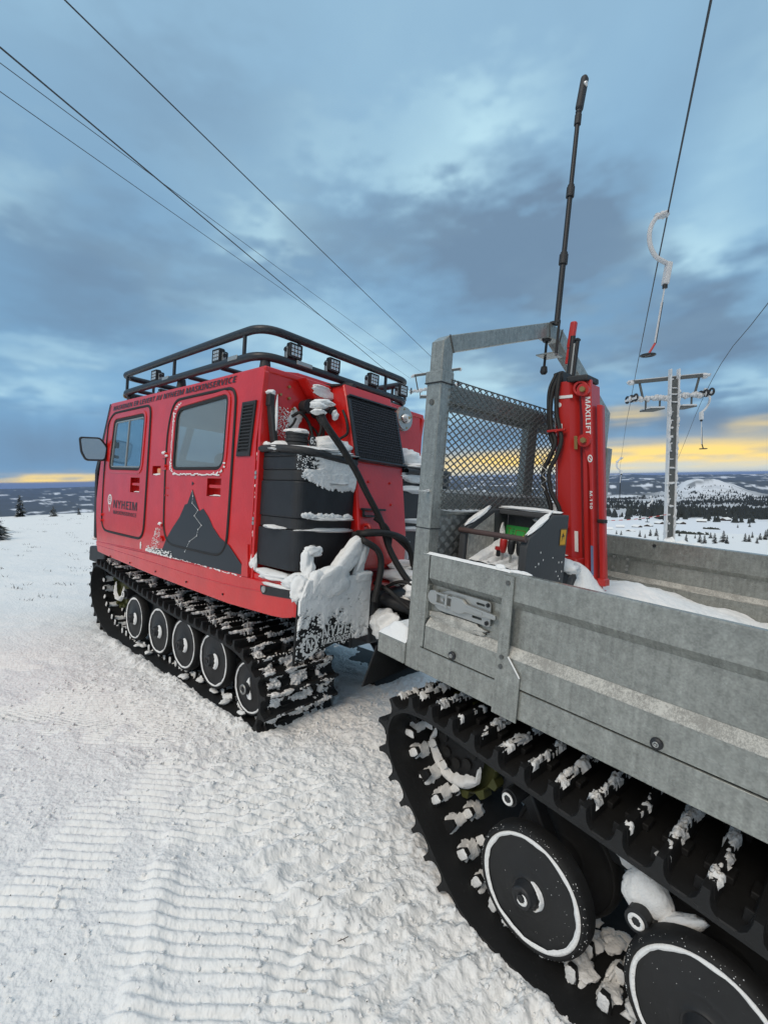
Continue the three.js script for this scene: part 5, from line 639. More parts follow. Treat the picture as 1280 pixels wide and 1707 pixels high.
  const belt = [[0, 0], [0.5, -0.004], [1.4, -0.004], [2.35, -0.004], [2.55, 0.012], [2.74, 0.06], [3.01, 0.21], [3.115, 0.40], [3.1, 0.55], [3.0, 0.645], [2.8, 0.652], [2.306, 0.605], [1.609, 0.533], [1.046, 0.497], [0.433, 0.473], [0.2, 0.44], [0.06, 0.375], [-0.035, 0.29], [-0.07, 0.18], [-0.045, 0.07]];
  track(c, belt, 0, true, 2, 5); track(c, belt, WID - 0.62, false, 0, 6);
  const cr = [0.05, 0.09, Math.PI - 1.2, Math.PI + 1.15];
  [[0.62, 0.272], [1.085, 0.272], [1.545, 0.272], [2.07, 0.272]].forEach(([x, y], i) => { roadWheel(c, x, y, 0.055, i + 3, cr); roadWheel(c, x, y, 0.30, i + 13, null); });
  { const w = roadWheel(c, 0.15, 0.215, 0.055, 23, null, 0.19); mesh('snow_eye', slab(roundPts([[-0.055, -0.06], [-0.02, 0.08], [0.035, 0.0], [-0.02, -0.065]], 0.01), -0.013, -0.006), M.snow, w); mesh('hub_ring', new THREE.TorusGeometry(0.027, 0.007, 8, 24).translate(0, 0, -0.04), M.steel, w); }
  { const s = mesh('sprocket', [discZ([[0.2, 0], [0.21, 0.01], [0.21, 0.06], [0.2, 0.07], [0.06, 0.06], [0.04, 0.02], [0.001, 0.02]].reverse(), 0, 0, 0, 36)], M.olive, c); s.position.set(2.83, 0.43, 0.2); const L = []; for (let k = 0; k < 14; k++) { const g = box(-0.02, 0.02, 0.2, 0.235, 0.0, 0.07, 0.006); g.rotateZ(k / 14 * Math.PI * 2); mesh('tooth', g, M.olive, s); } mesh('snow_crescent', ringGeo(0.11, 0.16, -0.004, 3, Math.PI * 0.95, Math.PI * 2.1, 0.03, 0.02), M.snow, s, { uv: 0 }); }
  mesh('arm_pivot', [cylZ(0.032, 0.06, 0.2, 2.36, 0.44), cylZ(0.05, 0.08, 0.2, 2.36, 0.44)], M.steelBlack, c); mesh('snow_ring', ringGeo(0.018, 0.03, 0.058, 5, 0, Math.PI * 2, 0.006, 0.004).translate(2.36, 0.44, 0), M.snow, c, { uv: 0 });
  for (const x of [0.85, 1.3, 1.8]) mesh('swing_arm', [bar(V(x, 0.42, 0.2), V(x - 0.24, 0.28, 0.2), 0.06, 0.08, V(0, 0, 1), 0.015)], M.steelBlack, c);
  mesh('snow', [lump(0.09, 0.018, 0.05, 130, 0.4, 3).translate(1.62, 0.5, 0.1), lump(0.08, 0.015, 0.05, 131, 0.4, 3).translate(1.12, 0.49, 0.1)], M.snow, c, { kind: 'stuff' });
  { const R = rng(66), L = []; for (let k = 0; k < 90; k++) { const x = 0.1 + R() * 2.2; if (R() < 0.6 && x > 0.7) continue; L.push(lump(0.02 + 0.03 * R(), 0.008 + 0.012 * R(), 0.02 + 0.03 * R(), k, 0.6, 2).translate(x, 0.035, 0.04 + R() * 0.35)); } mesh('snow_in_track', L, M.snow, c, { kind: 'stuff' }); }
  // steering joint between the units
  mesh('steering_joint', [rod(V(-0.3, 0.72, 0.86), V(-1.1, 0.66, 0.9), 0.075), rod(V(-0.35, 0.85, 0.66), V(-0.8, 0.8, 0.72), 0.045), rod(V(-0.55, 0.82, 0.71), V(-0.85, 0.78, 0.73), 0.03), box(-0.45, -0.25, 0.55, 0.9, 0.55, 1.2, 0.03), cylZ(0.11, 0.74, 1.0, -0.72, 0.7), bar(V(-0.5, 0.66, 0.75), V(-1.1, 0.58, 0.62), 0.08, 0.12), box(-1.0, -0.75, 0.55, 0.8, 0.7, 1.1, 0.03)], M.steelBlack, c);
  mesh('snow', [lump(0.12, 0.05, 0.1, 140, 0.4, 4).translate(-0.62, 0.84, 0.82), lump(0.1, 0.06, 0.08, 141, 0.4, 4).translate(-0.7, 0.93, 0.72), lump(0.14, 0.05, 0.12, 142, 0.4, 4).translate(-0.45, 0.98, 0.85), lump(0.1, 0.09, 0.08, 143, 0.5, 4).translate(-0.55, 0.7, 0.6), lump(0.06, 0.1, 0.05, 144, 0.5, 4).translate(-0.72, 0.62, 0.62), lump(0.12, 0.04, 0.1, 145, 0.4, 4).translate(-0.4, 1.05, 0.9)], M.snow, c, { kind: 'stuff' });
  hose([[-0.4, 0.95, 0.62], [-0.55, 0.92, 0.6], [-0.7, 0.82, 0.66], [-0.95, 0.82, 0.7]], 0.014); hose([[-0.4, 0.9, 0.7], [-0.6, 0.98, 0.68], [-0.8, 0.9, 0.72], [-1.0, 0.85, 0.8]], 0.012); hose([[-0.42, 0.8, 0.62], [-0.6, 0.66, 0.56], [-0.8, 0.64, 0.6], [-1.0, 0.7, 0.7]], 0.014); hose([[-0.42, 1.0, 0.75], [-0.6, 0.9, 0.8], [-0.85, 0.98, 0.82]], 0.012);
}

/* ------------------------------------------------ the rear unit: flat bed with dropsides */
const trailer = thing('tracked_trailer', 'grey galvanised flatbed rear unit on rubber tracks, nearest', 'tracked trailer', TO); trailer.quaternion.copy(basis(TX, TY, TZ));
const inTrailer = (o) => { o.position.copy(TO); o.quaternion.copy(trailer.quaternion); return o; };
{
  const c = trailer, XR = -2.75, ZF = 1.72;
  // pressed dropside: two flat bands with a shallow trough between
  const prof = [[0.0, 0.984], [0.0, 1.082], [0.028, 1.112], [0.028, 1.252], [0.0, 1.284], [0.0, 1.376], [0.004, 1.381], [0.026, 1.381], [0.03, 1.376], [0.034, 1.3], [0.036, 0.984]];
  const panel = mesh('dropside', [slabX([...prof].reverse(), XR, -0.105)], M.galv, c, { uv: 0.7 });
  mesh('panel_end', [slabX([[0, 0.984], [0, 1.376], [0.004, 1.381], [0.03, 1.381], [0.036, 0.984]].reverse(), -0.0985, -0.0525), slab([[-0.0985, 1.11], [-0.105, 1.112], [-0.105, 1.252], [-0.0985, 1.255]], 0.004, 0.036)], M.galv, panel, { uv: 0.7 });
  mesh('frosted_slope', slabX([[-0.0012, 1.079], [0.0272, 1.1135], [0.0265, 1.1145], [-0.0018, 1.0815]].reverse(), XR + 0.02, -0.106), M.frost, panel, { uv: 0.45 });
  mesh('bottom_rail', slabX(roundPts([[0.004, 0.872], [0.004, 0.976], [0.06, 0.976], [0.06, 0.872]], 0.006).reverse(), XR, -0.055), M.galv, c, { uv: 0.7 });
  mesh('rail_back', box(XR, -0.06, 0.88, 0.99, 0.055, 0.075, 0), M.steelBlack, c);
  const strap = (x) => { const m = mesh('hinge_strap', slab([[x, 1.37], [x - 0.043, 1.37], [x - 0.046, 1.085], [x - 0.1, 1.022], [x - 0.1, 0.862], [x + 0.002, 0.862], [x, 1.08]], -0.0075, -0.0005, [], 0.0015), M.galv, c, { uv: 0.5 }); for (const y of [1.345, 1.075, 1.04]) mesh('rivet', cylZ(0.0085, -0.0105, -0.007, x - 0.021, y, 14), M.mast, m); mesh('snow', hoseGeo([[x - 0.048, 1.085, -0.008], [x - 0.075, 1.054, -0.008], [x - 0.1, 1.024, -0.008]], 0.0028, 12, 6), M.snow, m, { kind: 'stuff' }); };
  strap(-0.467); strap(-2.2);
  for (const x of [-0.262, -0.999, -1.75]) { const b = mesh('buffer_bolt', [discZ([[0.001, -0.011], [0.008, -0.011], [0.0155, -0.009], [0.0165, -0.004], [0.0165, 0]], 0, 0, 0, 24)], M.steelBlack, c); b.position.set(x, 1.002, 0); mesh('bolt', [new THREE.TorusGeometry(0.0065, 0.0018, 8, 18).translate(0, 0, -0.012), cylZ(0.0032, -0.014, -0.01, 0, 0, 10)], M.steel, b); }
  // over-centre latch
  { const t = mesh('latch', [slab(roundPts([[-0.215, 1.252], [-0.41, 1.252], [-0.415, 1.158], [-0.16, 1.158], [-0.13, 1.175], [-0.135, 1.225]], 0.014), 0.012, 0.0195, [roundPts([[-0.345, 1.238], [-0.385, 1.238], [-0.385, 1.229], [-0.345, 1.229]], 0.004), roundPts([[-0.33, 1.183], [-0.375, 1.183], [-0.375, 1.174], [-0.33, 1.174]], 0.004)], 0.0015)], M.steel, c, { uv: 0.3 });
    mesh('lever', [slab(roundPts([[-0.235, 1.238], [-0.29, 1.236], [-0.31, 1.221], [-0.446, 1.214], [-0.448, 1.196], [-0.31, 1.19], [-0.285, 1.176], [-0.235, 1.178]], 0.008), -0.006, 0.008, [], 0.003), slab(roundPts([[-0.305, 1.213], [-0.39, 1.21], [-0.39, 1.2], [-0.305, 1.2]], 0.004), -0.0085, -0.0055, [], 0.001)], M.steel, t, { uv: 0.3 });
    mesh('hook', [slab(roundPts([[-0.118, 1.236], [-0.15, 1.24], [-0.158, 1.222], [-0.158, 1.196], [-0.15, 1.178], [-0.118, 1.184], [-0.106, 1.21]], 0.008), -0.004, 0.014, [], 0.003), bar(V(-0.15, 1.23, 0.0), V(-0.24, 1.228, 0.0), 0.008, 0.01), bar(V(-0.15, 1.188, 0.0), V(-0.24, 1.188, 0.0), 0.008, 0.01), box(-0.215, -0.203, 1.18, 1.238, -0.008, 0.006, 0.002), cylZ(0.006, -0.006, 0.01, -0.19, 1.21, 10)], M.steel, t, { uv: 0.3 });
    for (const y of [1.239, 1.17]) mesh('bolt', [cylZ(0.009, 0.007, 0.013, -0.4, y, 6), cylZ(0.004, 0.004, 0.008, -0.4, y, 8)], M.steelBlack, t);
    mesh('dirt_frost', lump(0.15, 0.022, 0.006, 150, 0.5, 3).translate(-0.25, 1.128, 0.02), M.frost, t, { uv: 0.3, kind: 'stuff' }); }
  // corner post with its narrower arch
  mesh('corner_post', [box(-0.082, 0.0, 0.868, 2.145, 0.002, 0.068, 0.006), box(-0.0875, 0.0055, 2.1, 2.15, -0.004, 0.074, 0.004)], M.galv, c, { uv: 0.5 });
  mesh('post_seam', [box(-0.0835, 0.0012, 1.486, 1.490, 0.0008, 0.0695, 0), box(-0.0885, 0.0065, 2.098, 2.102, -0.005, 0.075, 0)], M.steelBlack, c); mesh('bolt', cylZ(0.012, -0.003, 0.004, -0.038, 2.02, 18), M.mast, c);
  for (const y of [1.47, 1.395]) mesh('rivet', cylX(0.01, 0.0, 0.008, y, 0.03, 12), M.galv, c);
  { const o = [[0.006, 1.9], [0.006, 2.272], [0.04, 2.300], [0.80, 2.566], [0.95, 2.566], [1.655, 2.225], [1.655, 1.0]], i2 = [[1.585, 1.0], [1.585, 2.185], [0.925, 2.494], [0.82, 2.494], [0.072, 2.236], [0.072, 1.9]]; mesh('arch_tube', slabX([...o, ...i2], -0.075, -0.006, [], 0.005), M.galv, c, { uv: 0.5 });
    for (const [a, b] of [[[0.04, 2.302], [0.073, 2.234]], [[0.805, 2.5665], [0.822, 2.493]], [[0.945, 2.5665], [0.924, 2.493]]]) mesh('weld', hoseGeo([[-0.0765, a[1], a[0]], [-0.0765, (a[1] + b[1]) / 2, (a[0] + b[0]) / 2], [-0.0765, b[1], b[0]]], 0.0035, 8, 6), M.mast, c);  }
  mesh('far_post', [box(-0.085, 0.003, 0.87, 2.0, ZF - 0.07, ZF, 0.006)], M.galv, c, { uv: 0.5 });
  // headboard guard: frame, inner stile and welded diamond mesh
  { const g = mesh('mesh_guard', [box(-0.075, -0.035, 2.03, 2.09, 0.068, 1.0, 0.004), box(-0.075, -0.035, 1.572, 1.645, 0.068, 1.0, 0.004), box(-0.07, -0.03, 1.645, 2.03, 0.71, 0.80, 0.004), box(-0.04, -0.025, 2.0, 2.115, 0.068, 1.0, 0.002)], M.galv, c, { uv: 0.5 });
    const wires = [], z0 = 0.06, z1 = 1.02, y0 = 1.572, y1 = 2.118, k1 = 0.66, st = 0.0465; // slope of the strands
    for (let d = -2; d < 4; d += st) for (const s of [1, -1]) { // y = y0 + s*k1*(z - d)
      let pts = []; for (const z of [z0, z1]) { const y = y0 + s * k1 * (z - d); if (y >= y0 && y <= y1) pts.push([z, y]); } for (const y of [y0, y1]) { const z = d + (y - y0) / (s * k1); if (z > z0 && z < z1) pts.push([z, y]); } if (pts.length < 2) continue; const [a, b] = pts; if (Math.hypot(a[0] - b[0], a[1] - b[1]) < 0.01) continue; wires.push(bar(V(-0.088 - (s > 0 ? 0.0028 : 0), a[1], a[0]), V(-0.088 - (s > 0 ? 0.0028 : 0), b[1], b[0]), 0.0052, 0.003, V(1, 0, 0), 0)); }
    mesh('wire_mesh', wires, M.guardWire, g, { kind: 'stuff' }); mesh('mesh_edge', [rod(V(-0.089, y0, z1), V(-0.089, y1, z1), 0.003), rod(V(-0.089, y1, z0), V(-0.089, y1, z1), 0.003)], M.mast, g); mesh('snow', lump(0.02, 0.012, 0.5, 160, 0.25, 4).translate(-0.06, 1.648, 0.5), M.snow, g, { kind: 'stuff' }); }
  // checker plate headboard
  { const hb = mesh('checker_plate', box(-0.06, -0.05, 1.0, 1.56, 0.068, 1.6, 0.001), M.steel, c); const L = []; for (let j = 0; j < 22; j++) for (let i = 0; i < 30; i++) { const z = 0.085 + i * 0.032, y = 1.02 + j * 0.026, a = (i + j) % 2 ? 0.9 : -0.9; if (z > 1.02) continue; for (let k = -2; k <= 2; k++) { const q = new THREE.CylinderGeometry(0.0016, 0.0016, 0.021, 5, 1); q.rotateX(a); const o = k * 0.0052; q.translate(-0.0605, y + Math.sin(a) * 0 + o * Math.sin(a), z - o * Math.cos(a)); L.push(q); } } mesh('tread_bars', L, M.steel, hb, { kind: 'stuff' }); mesh('top_rail', box(-0.075, -0.03, 1.548, 1.569, 0.07, 1.6, 0.003), M.galv, hb); mesh('snow', lump(0.03, 0.012, 0.45, 161, 0.3, 4).translate(-0.065, 1.568, 0.5), M.snow, hb, { kind: 'stuff' }); }
  // far dropside
  const pf = [[ZF - 0.006, 1.0], [ZF - 0.006, 1.16], [ZF + 0.022, 1.185], [ZF + 0.022, 1.285], [ZF - 0.006, 1.312], [ZF - 0.006, 1.428], [ZF + 0.03, 1.432], [ZF + 0.034, 1.0]];
  const far = mesh('far_dropside', slabX(pf, XR, -0.09), M.galv, c, { uv: 0.7 }); mesh('snow', [slabX([[ZF - 0.0085, 1.1575], [ZF + 0.0215, 1.187], [ZF + 0.021, 1.19], [ZF - 0.009, 1.164]], XR, -0.1)], M.frost, far, { uv: 0.45, kind: 'stuff' });
  for (const [x, y] of [[-0.17, 1.295], [-0.255, 1.29], [-0.17, 1.225], [-0.255, 1.245], [-0.255, 1.222]]) mesh('bolt', cylZ(0.008, ZF - 0.014, ZF - 0.004, x, y, 10), M.steel, far); mesh('bolt', cylZ(0.01, ZF - 0.014, ZF, -0.4, 1.40, 10), M.steelBlack, far);
  mesh('deck', box(XR, -0.05, 0.955, 1.0, 0.05, ZF, 0.002), M.galv, c); mesh('tailboard', box(XR - 0.03, XR, 0.98, 1.38, 0.0, ZF + 0.03, 0.004), M.galv, c);
  mesh('snow_on_deck', snowSheet(V(-0.09, 1.0, 0.04), V(XR + 0.09, 0, 0), V(0, 0, ZF - 0.05), V(0, 1, 0), 260, 170, (u, v) => { const x = -0.09 - u * 2.66, z = 0.04 + v * 1.67; let h = 0.075 + 0.05 * ss(0.5, 1.6, z) * ss(-1.2, -0.2, x) + (fbm(x * 3 + 20, z * 3 + 20, 401, 4) - 0.5) * 0.07; h += (fbm(x * 16 + 20, z * 16 + 20, 403, 3) - 0.5) * 0.02; h += 0.15 * (0.7 + 0.6 * fbm(x * 9 + 4, z * 9 + 2, 404, 3)) * Math.exp(-Math.pow((x + 0.39) / 0.12, 2) - Math.pow((z - 0.745) / 0.14, 2)) + 0.1 * Math.exp(-Math.pow((x + 0.36) / 0.25, 2) - Math.pow((z - 0.72) / 0.3, 2)) + 0.1 * Math.exp(-Math.pow((x + 0.5) / 0.35, 2) - Math.pow((z - 1.25) / 0.3, 2)); h += 0.05 * Math.exp(-(z - 0.04) / 0.05); return Math.max(0.01, h); }), M.snow, c, { uv: 0, kind: 'stuff' });
  mesh('snow_on_rim', snowSheet(V(-0.06, 1.3815, 0.001), V(-2.6, 0, 0), V(0, 0, 0.03), V(0, 1, 0), 220, 6, (u, v) => { const x = u * 2.6, e = Math.sin(Math.PI * cl(v, 0.02, 0.98)); const on = x < 0.42 ? 1 : ss(0.5, 0.56, fbm(x * 4, 3, 407, 3)) * ss(1.15, 1.25, x); return on ? e * (0.006 + 0.007 * fbm(x * 9, v * 2, 409, 3)) * on - 0.001 : -0.01; }), M.snow, c, { uv: 0, kind: 'stuff' });
  mesh('snow', [lump(0.022, 0.012, 0.012, 162, 0.4, 3).translate(-0.435, 1.39, 0.015), lump(0.05, 0.008, 0.012, 163, 0.4, 3).translate(-0.52, 1.385, 0.016)], M.snow, c, { kind: 'stuff' });
  // front cross member with a cap of snow, and the black guard below
  mesh('front_beam', [box(0.004, 0.185, 0.872, 0.966, -0.002, 1.72, 0.006), box(-0.05, 0.004, 0.868, 0.985, 0.004, 1.7, 0.004)], M.galv, c, { uv: 0.5 }); mesh('snow', snowSheet(V(0.006, 0.966, 0.0), V(0.182, 0, 0), V(0, 0, 0.7), V(0, 1, 0), 24, 60, (u, v) => Math.sqrt(Math.max(0, Math.sin(Math.PI * cl(u, 0.02, 0.98)))) * ss(0, 0.05, v) * (0.03 + 0.045 * (1 - u) + 0.02 * fbm(u * 6, v * 12, 411, 3))), M.snow, c, { uv: 0, kind: 'stuff' });
  mesh('guard_flap', [slabX([[-0.002, 0.895], [0.42, 0.895], [0.44, 0.76], [0.231, 0.742], [-0.076, 0.713]], 0.187, 0.197, [], 0.002)], M.rubber, c); mesh('guard_brace', [bar(V(0.19, 0.86, 0.1), V(0.02, 0.86, 0.1), 0.03, 0.02), cylX(0.008, 0.18, 0.2, 0.85, 0.06, 8), cylX(0.008, 0.18, 0.2, 0.86, 0.2, 8)], M.steelBlack, c);
  mesh('chassis', [box(-2.6, 0.1, 0.62, 0.87, 0.7, 1.02, 0.02), box(-2.6, -0.1, 0.74, 0.87, 0.25, 1.5, 0.01), box(-2.45, -0.35, 0.36, 0.5, 0.31, 0.37, 0.01), box(-2.4, -0.3, 0.3, 0.7, 0.66, 0.7, 0.01), rod(V(0.05, 0.72, 0.86), V(0.5, 0.68, 0.86), 0.08)], M.steelBlack, c);
  const belt = [[-0.47, 0], [-0.38, 0.03], [-0.172, 0.203], [-0.02, 0.335], [0.06, 0.42], [0.088, 0.53], [0.06, 0.62], [-0.01, 0.672], [-0.109, 0.692], [-0.25, 0.692], [-0.474, 0.672], [-0.845, 0.650], [-1.28, 0.618], [-2.0, 0.55], [-2.45, 0.48], [-2.68, 0.43], [-2.83, 0.33], [-2.87, 0.19], [-2.83, 0.07], [-2.72, 0.005], [-2.4, -0.004], [-1.5, -0.004], [-0.9, -0.004]];
  track(c, belt, 0, true, 0.9, 15); track(c, belt, ZF - 0.62, false, 0, 16);
  [[-0.643, 0.262], [-1.17, 0.266], [-1.65, 0.272], [-2.12, 0.272]].forEach(([x, y], i) => { roadWheel(c, x, y, 0.052, i + 43, i === 0 ? [0.052, 0.066, Math.PI * 0.5 + 0.1, Math.PI + 1.0] : [0.0, 0.03, 0, Math.PI * 2]); roadWheel(c, x, y, 0.30, i + 53, null); }); roadWheel(c, -2.66, 0.215, 0.055, 63, null, 0.19);
  mesh('hub_snow', ringGeo(0.014, 0.0255, 0, 6, Math.PI * 0.55, Math.PI * 1.9, 0.004, 0.003).translate(-0.643, 0.262, 0.008), M.snow, c, { uv: 0 });
  { const R = rng(171), L = []; for (const [x, y] of [[-0.643, 0.262], [-1.17, 0.266]]) { for (let k = 0; k < 110; k++) { const a = R() * 6.283, r = 0.05 + 0.11 * Math.pow(R(), 1.8), q = 0.0005 + 0.0011 * Math.pow(R(), 3); L.push(lump(q, q, 0.0008, k, 0.5, 0).translate(x + Math.cos(a) * r, y + Math.sin(a) * r, 0.0585 + (r > 0.1 ? 0.001 : -0.005))); } for (let k = 0; k < 130; k++) { const a = R() * 6.283, r = 0.197 + 0.012 * R(), q = 0.0006 + 0.0014 * Math.pow(R(), 2); L.push(lump(q, q, 0.001, k, 0.5, 0).translate(x + Math.cos(a) * r, y + Math.sin(a) * r, 0.052 + (r - 0.197) * 1.2)); } } mesh('frost_specks', L, M.snow, c, { kind: 'stuff' }); }
  { const s = mesh('sprocket', [discZ([[0.2, 0], [0.212, 0.01], [0.212, 0.05], [0.2, 0.06], [0.1, 0.05], [0.06, 0.02], [0.001, 0.02]].reverse(), 0, 0, 0, 40)], M.olive, c); s.position.set(-0.13, 0.475, 0.27); const L = []; for (let k = 0; k < 14; k++) { const g = slab([[-0.03, 0.2], [-0.014, 0.236], [0.014, 0.236], [0.03, 0.2]], 0, 0.06, [], 0.004); g.rotateZ(k / 14 * Math.PI * 2 + 0.2); mesh('tooth', g, M.olive, s); } mesh('sprocket_disc', discZ([[0.15, 0], [0.12, 0.01], [0.05, 0.0], [0.001, 0.0]].reverse(), 0, 0, -0.004, 36), M.wheel, s); for (let k = 0; k < 8; k++) mesh('spoke_hole', cylZ(0.024, -0.012, -0.0045, Math.cos(k * 0.785) * 0.085, Math.sin(k * 0.785) * 0.085, 16), M.gasket, s); mesh('snow_crescent', ringGeo(0.135, 0.195, -0.008, 8, Math.PI * 1.02 - Math.PI, Math.PI * 1.0, 0.03, 0.02).rotateZ(-2.95), M.snow, s, { uv: 0 }); }
  { const a = mesh('arm_pivot', [cylZ(0.032, 0.085, 0.25, -0.518, 0.522), cylZ(0.026, 0.075, 0.1, -0.518, 0.522), bar(V(-0.518, 0.522, 0.22), V(-0.653, 0.3, 0.22), 0.05, 0.07, V(0, 0, 1), 0.012)], M.steelBlack, c); mesh('snow_ring', [ringGeo(0.014, 0.023, 0.073, 9, 0, Math.PI * 2, 0.004, 0.003).translate(-0.518, 0.522, 0)], M.snow, a, { uv: 0 }); }
  { const a = mesh('arm_pivot', [cylZ(0.034, 0.09, 0.3, -0.975, 0.396), bar(V(-0.975, 0.396, 0.16), V(-1.18, 0.28, 0.16), 0.055, 0.08, V(0, 0, 1), 0.015)], M.steelBlack, c); mesh('snow_ring', [ringGeo(0.013, 0.024, 0.088, 11, 0, Math.PI * 2, 0.004, 0.003).translate(-0.975, 0.396, 0)], M.snow, a, { uv: 0 });
    mesh('snow', [lump(0.07, 0.07, 0.05, 171, 0.25, 4).translate(-0.975, 0.44, 0.17), lump(0.16, 0.075, 0.06, 172, 0.3, 4).translate(-0.93, 0.50, 0.27), lump(0.035, 0.1, 0.03, 173, 0.3, 4).rotateZ(0.75).translate(-1.055, 0.405, 0.15), lump(0.08, 0.05, 0.04, 174, 0.3, 4).translate(-1.0, 0.52, 0.24)], M.snow, a, { kind: 'stuff' }); }
  { const R = rng(166), L = []; for (let k = 0; k < 70; k++) L.push(lump(0.015 + 0.035 * R(), 0.008 + 0.015 * R(), 0.02 + 0.03 * R(), k, 0.6, 3).translate(-0.5 - 1.6 * R(), 0.034, 0.14 + R() * 0.3)); mesh('snow_in_track', L, M.snow, c, { kind: 'stuff' }); }
}

/* ------------------------------------------------ crane control console on the bed */
{
  const k = inTrailer(thing('control_console', 'dark grey crane control console with levers and green plate', 'control console'));
  const wing = [[0.185, 1.0], [0.185, 1.455], [0.20, 1.492], [0.372, 1.583], [0.505, 1.585], [0.512, 1.0]];
  mesh('side_wing', slabX(wing, -0.435, -0.40, [], 0.006), M.console, k, { uv: 0.3 }); mesh('side_wing', slabX([[0.17, 1.0], [0.17, 1.478], [0.19, 1.505], [0.36, 1.583], [0.49, 1.585], [0.5, 1.0]], -0.14, -0.108, [], 0.006), M.console, k, { uv: 0.3 });
  mesh('frosted_lining', slabX([[0.19, 1.2], [0.19, 1.475], [0.37, 1.565], [0.40, 1.2]], -0.1435, -0.141), M.frost, k, { uv: 0.12 });
  mesh('back_panel', [box(-0.401, -0.139, 1.0, 1.58, 0.49, 0.515, 0.004), box(-0.401, -0.139, 1.562, 1.585, 0.41, 0.5, 0.006)], M.console, k, { uv: 0.3 });
  mesh('valve_deck', bar(V(-0.27, 1.33, 0.2), V(-0.27, 1.36, 0.49), 0.26, 0.02), M.steelBlack, k); mesh('front_panel', box(-0.40, -0.14, 1.0, 1.32, 0.20, 0.215, 0.004), M.console, k);
  mesh('snow', [snowSheet(V(-0.142, 1.345, 0.2), V(-0.257, 0, 0), V(0, 0.03, 0.29), V(0, 1, 0), 40, 40, (u, v) => { const slot = [0.22, 0.4, 0.58, 0.78].some((s) => Math.abs(u - s) < 0.028 && v > 0.05 && v < 0.45); return slot ? -0.01 : 0.006 + 0.016 * fbm(u * 6, v * 6, 421, 3) + 0.08 * Math.pow(1 - u, 3) * v; }), lump(0.16, 0.011, 0.05, 181, 0.25, 4).translate(-0.27, 1.592, 0.46), lump(0.016, 0.006, 0.09, 182, 0.5, 4).rotateX(-0.5).translate(-0.42, 1.55, 0.29), lump(0.02, 0.01, 0.09, 183, 0.4, 4).rotateX(-0.45).translate(-0.125, 1.552, 0.27), lump(0.01, 0.06, 0.018, 184, 0.5, 4).translate(-0.148, 1.45, 0.44), lump(0.05, 0.012, 0.02, 185, 0.4, 3).translate(-0.33, 1.55, 0.475)], M.snow, k, { uv: 0, kind: 'stuff' });
  mesh('hand_rail', rod(V(-0.11, 1.487, 0.168), V(-0.432, 1.487, 0.178), 0.0115), M.brown, k);
  [[-0.252, M.redCrane], [-0.292, M.steelBlack], [-0.334, M.steelBlack]].forEach(([x, m]) => { const l = mesh('lever', rod(V(x, 1.33, 0.3), V(x, 1.42, 0.3), 0.0045), M.steel, k), g = new THREE.LatheGeometry([[0.001, 0], [0.009, 0], [0.014, 0.012], [0.0165, 0.03], [0.0165, 0.055], [0.013, 0.064], [0.001, 0.066]].map(([r, y]) => new THREE.Vector2(r, y)), 18); g.translate(x, 1.40, 0.3); mesh('lever_knob', g, m, l); });
  { const s = mesh('stop_button', [new THREE.CylinderGeometry(0.016, 0.016, 0.014, 18).translate(-0.222, 1.415, 0.31)], M.redCrane, k); mesh('button_stem', rod(V(-0.222, 1.34, 0.31), V(-0.222, 1.41, 0.31), 0.009), M.steelBlack, s); }
  // printed plates
  const cv = (w, h, fn) => { const e = document.createElement('canvas'); e.width = w; e.height = h; fn(e.getContext('2d')); const t = new THREE.CanvasTexture(e); t.colorSpace = THREE.SRGBColorSpace; return S({ map: t, roughness: 0.5 }); };
  const green = cv(512, 208, (g) => { g.fillStyle = '#2f9a45'; g.fillRect(0, 0, 512, 208); g.fillStyle = '#e3c52f'; g.fillRect(8, 56, 52, 144); g.fillStyle = '#8a2018'; g.font = 'bold 44px sans-serif'; g.fillText('K', 16, 112); g.fillText('G', 16, 176); g.strokeStyle = '#7a1f18'; g.lineWidth = 9; g.strokeRect(290, 70, 170, 110); g.beginPath(); g.moveTo(120, 50); g.lineTo(200, 50); g.moveTo(160, 50); g.lineTo(160, 180); g.stroke(); g.strokeStyle = '#12241a'; g.lineWidth = 6; for (const y of [60, 105, 150]) { g.beginPath(); g.moveTo(215, y); g.lineTo(265, y); g.stroke(); } g.beginPath(); g.moveTo(240, 40); g.lineTo(240, 190); g.stroke(); g.fillStyle = '#2f9a45'; g.fillRect(300, 100, 60, 90); g.fillStyle = '#e3c52f'; g.fillRect(430, 150, 34, 34); });
  const quad = (nm, w, h, pos, q, mat, d = 0.003) => { const g = new THREE.PlaneGeometry(w, h), m = new THREE.Mesh(merge([g, new THREE.BoxGeometry(w, h, d).translate(0, 0, -d / 2 - 0.0004)].map((x, i) => { if (i) { const u = x.attributes.uv; for (let j = 0; j < u.count; j++) u.setXY(j, 0.02, 0.02); } return x; })), mat); m.name = nm; m.position.copy(pos); m.quaternion.copy(q); m.castShadow = m.receiveShadow = true; k.add(m); return m; };
  quad('load_chart', 0.142, 0.058, V(-0.188, 1.481, 0.476), basis([-1, 0, 0], [0, 0.97, 0.243], [0, 0.243, -0.97]), green);
  const yel = cv(128, 160, (g) => { g.fillStyle = '#e0a51c'; g.fillRect(0, 0, 128, 160); g.strokeStyle = '#2a1c08'; g.lineWidth = 6; g.strokeRect(5, 5, 118, 150); g.lineWidth = 10; g.beginPath(); g.moveTo(36, 120); g.lineTo(64, 44); g.lineTo(92, 120); g.stroke(); g.beginPath(); g.arc(56, 60, 9, 0, 7); g.stroke(); g.fillRect(84, 84, 18, 36); g.beginPath(); g.moveTo(30, 76); g.lineTo(96, 66); g.stroke(); });
